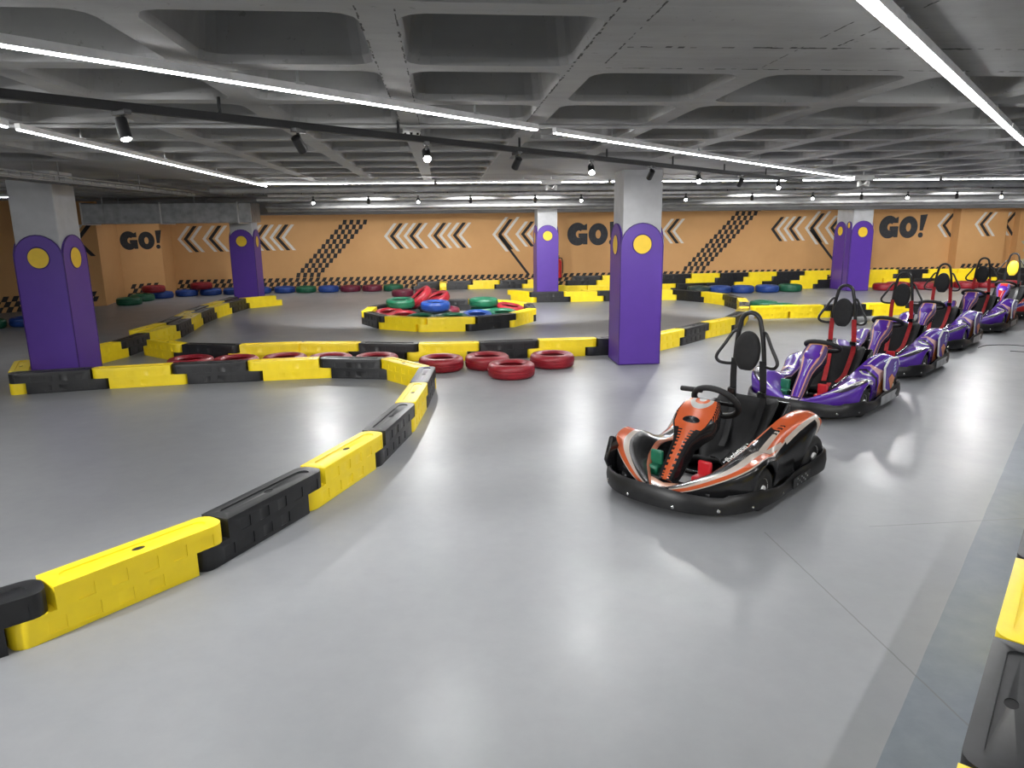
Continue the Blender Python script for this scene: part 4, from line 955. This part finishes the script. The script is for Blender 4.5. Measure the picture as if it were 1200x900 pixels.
for i, (x, y, on) in enumerate(trk):
    if on: spot(x, y, 2.15, True, face_cam(x, y) + (0.5 if i == 0 else 0.1), math.radians(-(18 if i == 0 else 55)), 'black spotlight facing the entrance, %s such along the diagonal rail' % ORD[li]); li += 1
    else: spot(x, y, 2.15, False, face_cam(x, y) + PI + (-0.5 if i == 1 else 0.45), math.radians(-50), 'black spotlight turned towards the wall, %s such along the diagonal rail' % ORD[di]); di += 1
for i, x in enumerate((-1.93, -0.35, 2.17, 3.83, 5.89, 7.47, 9.06)):
    spot(x, 11.33 - 0.022 * (x + 2.6), 2.105, True, face_cam(x, 11.3), math.radians(-60), 'black spotlight facing the entrance, %s such on the rail beside the wall' % ORD[i], power=FAR_W * 0.33)
for i, x in enumerate((-1.1, 0.45, 1.45, 4.9, 6.7, 8.3, 10.2, 11.3, 12.4)):  # rightmost spots are added out of view, to brighten the wall's right end
    spot(x, 11.33 - 0.022 * (x + 2.6), 2.105, False, face_cam(x, 11.3) + PI, math.radians(-58), 'black spotlight turned towards the wall, %s such on the rail beside the wall' % ORD[i], power=FAR_W)
# added rails and spots out of view, to brighten faces towards the camera
track_rail((-8.0, -2.88), (-3.1, 1.75), 2.15, 'added black spotlight rail over the entrance side of the hall, left of the long bend')
track_rail((0.6, -3.2), (7.4, 3.6), 2.15, 'added black spotlight rail over the entrance side of the hall, beside the floor strip')
for i, (x, y, a) in enumerate(((-7.0, -1.94, 0.9), (-5.3, -0.33, 0.8), (-3.9, 0.99, 0.9))):
    spot(x, y, 2.15, True, a, math.radians(-55), 'added black fill spotlight, %s on the entrance rail left of the long bend' % ORD[i], power=ENTRY_FILL_W * 2.3)
for i, (x, y, a) in enumerate(((1.2, -2.6, 1.75), (2.6, -1.2, 1.9), (4.2, 0.4, 1.9), (5.8, 2.0, 1.7))):
    spot(x, y, 2.15, True, a, math.radians(-55), 'added black fill spotlight, %s on the entrance rail beside the floor strip' % ORD[i], power=ENTRY_FILL_W)

# ------------------------------------------------------------------ services under the ceiling
def pipe(label, pts, r, mat='pipe', name='pipe'):
    o = obj(name, MB().tube(pts, r, 12), mat, None, 60); return tag(o, label, 'pipe' if name == 'pipe' else name.replace('_', ' '), 'services under the ceiling')
pipe('thin grey conduit crossing the ribs above the diagonal lights', [(-3.5, 4.52, 2.235), (7.5, 4.50, 2.235)], 0.012, name='conduit')
pipe('wide grey duct running in front of the downstand beam', [(-3.2, 13.9, 2.02), (16.0, 13.6, 2.05)], 0.085)
pipe('thin grey pipe hung below the wide duct', [(-3.0, 12.9, 1.995), (16.0, 12.7, 2.02)], 0.03)
pipe('bright thin pipe in front of the wide duct', [(-3.0, 12.3, 2.10), (15.0, 12.0, 2.12)], 0.022, 'alu')
pipe('grey pipe high under the ribs beyond the cross row of lights', [(-3.2, 10.6, 2.17), (15.0, 10.3, 2.19)], 0.045)
t = thing('air_duct', 'grey sheet-metal air duct box near the stepped corner', 'duct', (-5.35, 15.0, 1.76), 0)
obj('casing', MB().box(-1.5, 1.65, -0.35, 0.35, 0, 0.38), 'steel', t, bevel=0.01)
for x in (-1.5, -0.05, 1.4): obj('flange', MB().box(x - 0.012, x + 0.012, -0.37, 0.37, -0.02, 0.40), 'alu', t)
for x in (-1.1, 0.6):
    for y in (-0.357, 0.357): obj('hanger', MB().box(x - 0.01, x + 0.01, y - 0.005, y + 0.005, -0.005, Z_RIB - 1.76 + 0.005), 'steel', t)
def tray(a, b, z, w, label):
    a = Vector((*a, z)); b = Vector((*b, z)); d = b - a; L = d.length
    t = thing('cable_tray', label, 'cable tray', a, math.atan2(d.y, d.x), 'services under the ceiling')
    for y in (-w / 2, w / 2):
        obj('side_rail', MB().tube([(0, y, 0), (L, y, 0)], 0.008, 6).tube([(0, y, 0.05), (L, y, 0.05)], 0.008, 6), 'wire', t)
    for k in range(int(L / 0.16)):
        x = 0.08 + k * 0.16; obj('rung', MB().tube([(x, -w / 2, 0.05), (x, -w / 2, 0), (x, w / 2, 0), (x, w / 2, 0.05)], 0.005, 5), 'wire', t)
    for k in range(int(L / 1.6)):
        x = 0.8 + k * 1.6; obj('hanger', MB().tube([(x, -w / 2, 0), (x, -w / 2, Z_RIB - z)], 0.006, 5).tube([(x, w / 2, 0), (x, w / 2, Z_RIB - z)], 0.006, 5), 'wire', t)
    obj('cable_bundle', MB().tube([(0, -0.04, 0.025), (L, -0.04, 0.025)], 0.018, 8).tube([(0, 0.04, 0.022), (L, 0.05, 0.022)], 0.014, 8), 'pipe', t)
tray((-3.62, 4.6), (-3.4, 10.4), 2.08, 0.22, 'zinc wire cable tray hung beside the boxed-in pillar')
tray((-3.4, 12.2), (14.0, 11.9), 2.16, 0.20, 'zinc wire cable tray crossing the room parallel to the orange wall')
# emergency twin lamps and the smoke detector
for x, y, w_ in ((1.40, 9.25, 'near the padded pillar by the red tyres'), (5.27, 8.75, 'where the diagonal line light ends')):
    t = thing('emergency_light', 'white emergency light box with two small lamps, ' + w_, 'emergency light', (x, y, 2.16))
    obj('box', MB().box(-0.13, 0.13, -0.03, 0.03, -0.01, 0.05), 'white', t, bevel=0.008)
    obj('stem', MB().box(-0.006, 0.006, -0.006, 0.006, 0.045, Z_RIB - 2.16 + 0.005), 'white', t)
    for s_ in (-1, 1): obj('lamp', MB().lathe([(0, 0.03), (0.02, 0.03), (0.035, -0.03), (0, -0.03)], 14, mat=Matrix.Translation((s_ * 0.05, -0.01, -0.045)) @ Matrix.Rotation(s_ * 0.4, 4, 'Y')), 'white', t)
t = thing('smoke_detector', 'white round smoke detector under a concrete rib', 'smoke detector', (-0.17, 4.70, Z_RIB))
obj('base', MB().lathe([(0, 0), (0.055, 0), (0.055, -0.018), (0, -0.018)], 24), 'white', t, 40)
obj('sensor_head', MB().lathe([(0.05, -0.018), (0.058, -0.03), (0.048, -0.05), (0.025, -0.058), (0, -0.058)], 24), 'white', t, 40)
for k in range(8):
    a = 2 * PI * k / 8; obj('vent', MB().box(-0.008, 0.008, -0.003, 0.003, -0.008, 0.008, 0, Matrix.Translation((0.053 * math.cos(a), 0.053 * math.sin(a), -0.038)) @ Matrix.Rotation(a + PI / 2, 4, 'Z')), 'gloss_black', t)

tag(obj('cable', MB().tube(smoothpath([(7.2, 8.3, 0.006), (7.5, 8.15, 0.006), (7.75, 8.35, 0.006), (7.6, 8.7, 0.006), (7.25, 8.75, 0.006), (7.0, 8.6, 0.006)], 6), 0.0035, 6), 'rubber', None, 60), 'thin black cable looped on the floor beside the third purple kart', 'cable')
